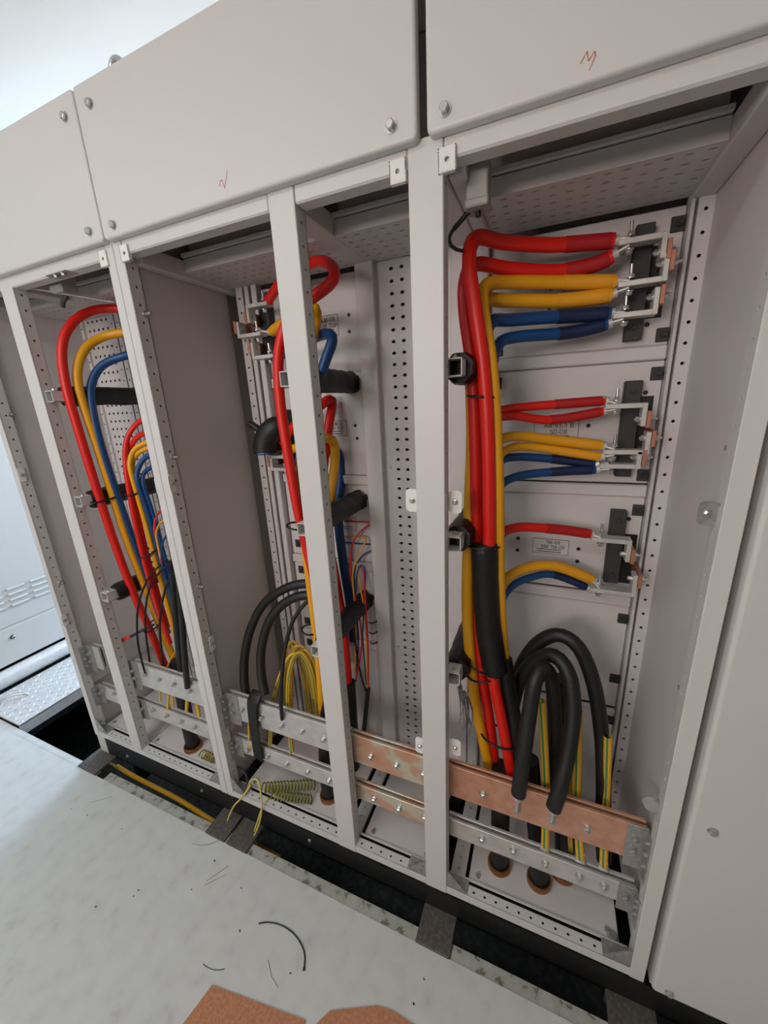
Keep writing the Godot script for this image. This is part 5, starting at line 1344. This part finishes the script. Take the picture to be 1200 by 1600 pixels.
func debris() -> void:
	var y := -0.115
	var b := MB.new()
	b.tube(smooth([Vector3(-0.8446, -0.112, 0.2658), Vector3(-0.8123, -0.112, 0.2494), Vector3(-0.7636, -0.112, 0.2398), Vector3(-0.7127, -0.112, 0.2419), Vector3(-0.6721, -0.112, 0.2542), Vector3(-0.6434, -0.112, 0.2735), Vector3(-0.6263, -0.112, 0.3025)], 0.006), 0.0022, 8)
	b.cyl(Vector3(-0.628, -0.112, 0.3), Vector3(-0.6246, -0.112, 0.305), 0.004)
	tag(obj("wire_offcut", b, M.plastic_black), "curved black wire offcut lying on the grey floor", "wire offcut")
	var cu := mat(Color(0.62, 0.42, 0.30), 0.4, 0.5)
	var ends := [Vector3(-1.1272, -0.1145, 0.2389), Vector3(-1.0828, -0.1145, 0.1663), Vector3(-1.1218, -0.1145, 0.2501), Vector3(-1.0717, -0.1145, 0.1948), Vector3(-0.7518, -0.1145, 0.3281), Vector3(-0.7175, -0.1145, 0.3544), Vector3(-0.6826, -0.1145, 0.3665)]
	b = MB.new()
	b.tube([ends[0], ends[1]], 0.0008, 5)
	tag(obj("copper_strand", b, cu), "upper of two parallel copper strands on the floor", "copper strand", "copper strands")
	b = MB.new()
	b.tube([ends[2], ends[3]], 0.0008, 5)
	tag(obj("copper_strand", b, cu), "lower of two parallel copper strands on the floor", "copper strand", "copper strands")
	b = MB.new()
	b.tube([ends[4], ends[5], ends[6]], 0.0008, 5)
	tag(obj("copper_strand", b, cu), "single copper strand below the black wire offcut", "copper strand", "copper strands")
	b = MB.new()
	b.tube(smooth([Vector3(-1.2925, -0.113, 0.16), Vector3(-1.2387, -0.112, 0.148), Vector3(-1.2044, -0.112, 0.1217), Vector3(-1.1774, -0.11, 0.0941)]), 0.0011, 5)
	tag(obj("wire_offcut", b, M.curb), "thin pale wire offcut by the bridging plates", "wire offcut")
	b = MB.new()
	b.tube(smooth([Vector3(-0.9509, -0.114, 0.4165), Vector3(-0.9274, -0.114, 0.4169), Vector3(-0.8966, -0.114, 0.4112), Vector3(-0.873, -0.114, 0.3987)]), 0.001, 5)
	tag(obj("wire_offcut", b, M.insulator), "thin grey wire offcut above the left cardboard piece", "wire offcut")
	b = MB.new()
	b.tube(smooth([Vector3(-1.9065, -0.114, 0.2048), Vector3(-1.8694, -0.114, 0.1745), Vector3(-1.8378, -0.114, 0.1459)]), 0.001, 5)
	tag(obj("wire_offcut", b, M.curb), "thin wire offcut near the left end of the floor", "wire offcut")
	# crumbs
	for k in 16:
		b = MB.new()
		var p := Vector3(rng.randf_range(-2.0, -0.2), y + 0.001, rng.randf_range(0.14, 0.75))
		b.box(p, Vector3(rng.randf_range(0.003, 0.008), 0.002, rng.randf_range(0.002, 0.005)), 0.0005, Basis(Vector3.UP, rng.randf() * TAU))
		tag(obj("crumb", b, M.dark), "tiny dark crumb of dirt scattered on the grey floor", "crumb", "dirt crumbs on the floor")
	# two pieces of brown board
	var c1 := [Vector3(-0.882, 0, 0.442), Vector3(-0.56, 0, 0.392), Vector3(-0.50, 0, 0.80), Vector3(-0.97, 0, 0.86)]
	var c2 := [Vector3(-0.525, 0, 0.385), Vector3(-0.50, 0, 0.348), Vector3(-0.37, 0, 0.286), Vector3(-0.325, 0, 0.278), Vector3(-0.20, 0, 0.283), Vector3(-0.02, 0, 0.34), Vector3(0.0, 0, 0.8), Vector3(-0.45, 0, 0.8)]
	for k in 2:
		var pts: Array = c1 if k == 0 else c2
		b = MB.new()
		var o := Vector3.ZERO
		for p in pts: o += p / pts.size()
		o.y = y + 0.002
		for i in pts.size():
			var p: Vector3 = pts[i] + Vector3(0, y, 0)
			var q: Vector3 = pts[(i + 1) % pts.size()] + Vector3(0, y, 0)
			var h := Vector3(0, 0.004, 0)
			b.oquad(p, q, q + h, p + h, o)
			b.otri(p + h, q + h, o + Vector3(0, 0.002, 0), o - Vector3(0, 0.1, 0))
			b.otri(p, q, o - Vector3(0, 0.002, 0), o + Vector3(0, 0.1, 0))
		tag(obj("cardboard_piece", b, M.board), ["brown board piece with a pointed corner, left of two on the floor", "brown board piece with a rounded edge, right of two on the floor"][k], "cardboard", "brown board pieces")

func daylight(p: Vector3, size: Vector2, e: float, c: Color, rot: Vector3, called: String) -> void:
	var l := AreaLight3D.new()
	l.area_size = size
	l.light_energy = e
	l.light_color = c
	l.area_range = 14.0
	l.area_attenuation = 2.0
	l.shadow_enabled = true
	l.rotation_degrees = rot
	l.position = p
	l.name = called
	add_child(l, true)

func _ready() -> void:
	rng.seed = 7
	var cam := Camera3D.new()
	cam.name = "camera"
	var basis_rows := Basis(Vector3(0.921386, -0.047757, -0.385705), Vector3(-0.063359, 0.960688, -0.270303), Vector3(0.383451, 0.273491, 0.882139))
	cam.transform = Transform3D(basis_rows, Vector3(0, 1.656, 0.9))
	cam.fov = 106.5873
	cam.near = 0.02
	cam.far = 60.0
	add_child(cam)
	cam.current = true
	var we := WorldEnvironment.new()
	we.name = "world"
	var env := Environment.new()
	env.background_mode = Environment.BG_SKY
	var sky := Sky.new()
	var sm := ProceduralSkyMaterial.new()
	sm.sky_top_color = Color(0.42, 0.60, 0.88)
	sm.sky_horizon_color = Color(0.82, 0.89, 0.97)
	sm.ground_horizon_color = Color(0.75, 0.80, 0.85)
	sm.ground_bottom_color = Color(0.55, 0.56, 0.56)
	sm.sky_energy_multiplier = 0.8
	sky.sky_material = sm
	env.sky = sky
	env.tonemap_mode = Environment.TONE_MAPPER_LINEAR
	env.tonemap_exposure = 1.06
	env.sdfgi_enabled = true
	env.ssao_enabled = true
	env.ssil_enabled = true
	we.environment = env
	add_child(we)
	materials()
	# daylight through the doorway behind the left end of the row and the high window across the aisle, then the room's lamps
	daylight(Vector3(-2.72, 1.1, -2.55), Vector2(0.9, 2.2), 11.5, Color(0.70, 0.85, 1.0), Vector3(0, 180, 0), "doorway_daylight")
	daylight(Vector3(-1.25, 2.175, 3.55), Vector2(1.5, 0.95), 5.6, Color(1.0, 0.925, 0.90), Vector3(0, 0, 0), "window_daylight")
	luminaire("long white ceiling lamp over the aisle in front of the left cabinets", Vector3(-1.7, 2.83, 1.5), 1.5, 0.3, 1.6, Color(0.92, 1.0, 1.0))
	luminaire("white ceiling lamp over the aisle in front of the right cabinets", Vector3(0.5, 2.83, 1.9), 1.2, 0.3, 0.35, Color(1.0, 0.97, 0.9))
	uplight("white wall uplighter behind the row of cabinets", Vector3(-1.6, 2.15, -2.25), 2.4, 0.2, 7.0, Color(1.0, 0.95, 0.88))
	room()
	left_side()
	trench()
	cabinet_left()
	cabinet_middle()
	cabinet_right()
	cabinet_closed()
	struts()
	busbars()
	terminals()
	cables_right()
	cables_middle()
	cables_left()
	debris()
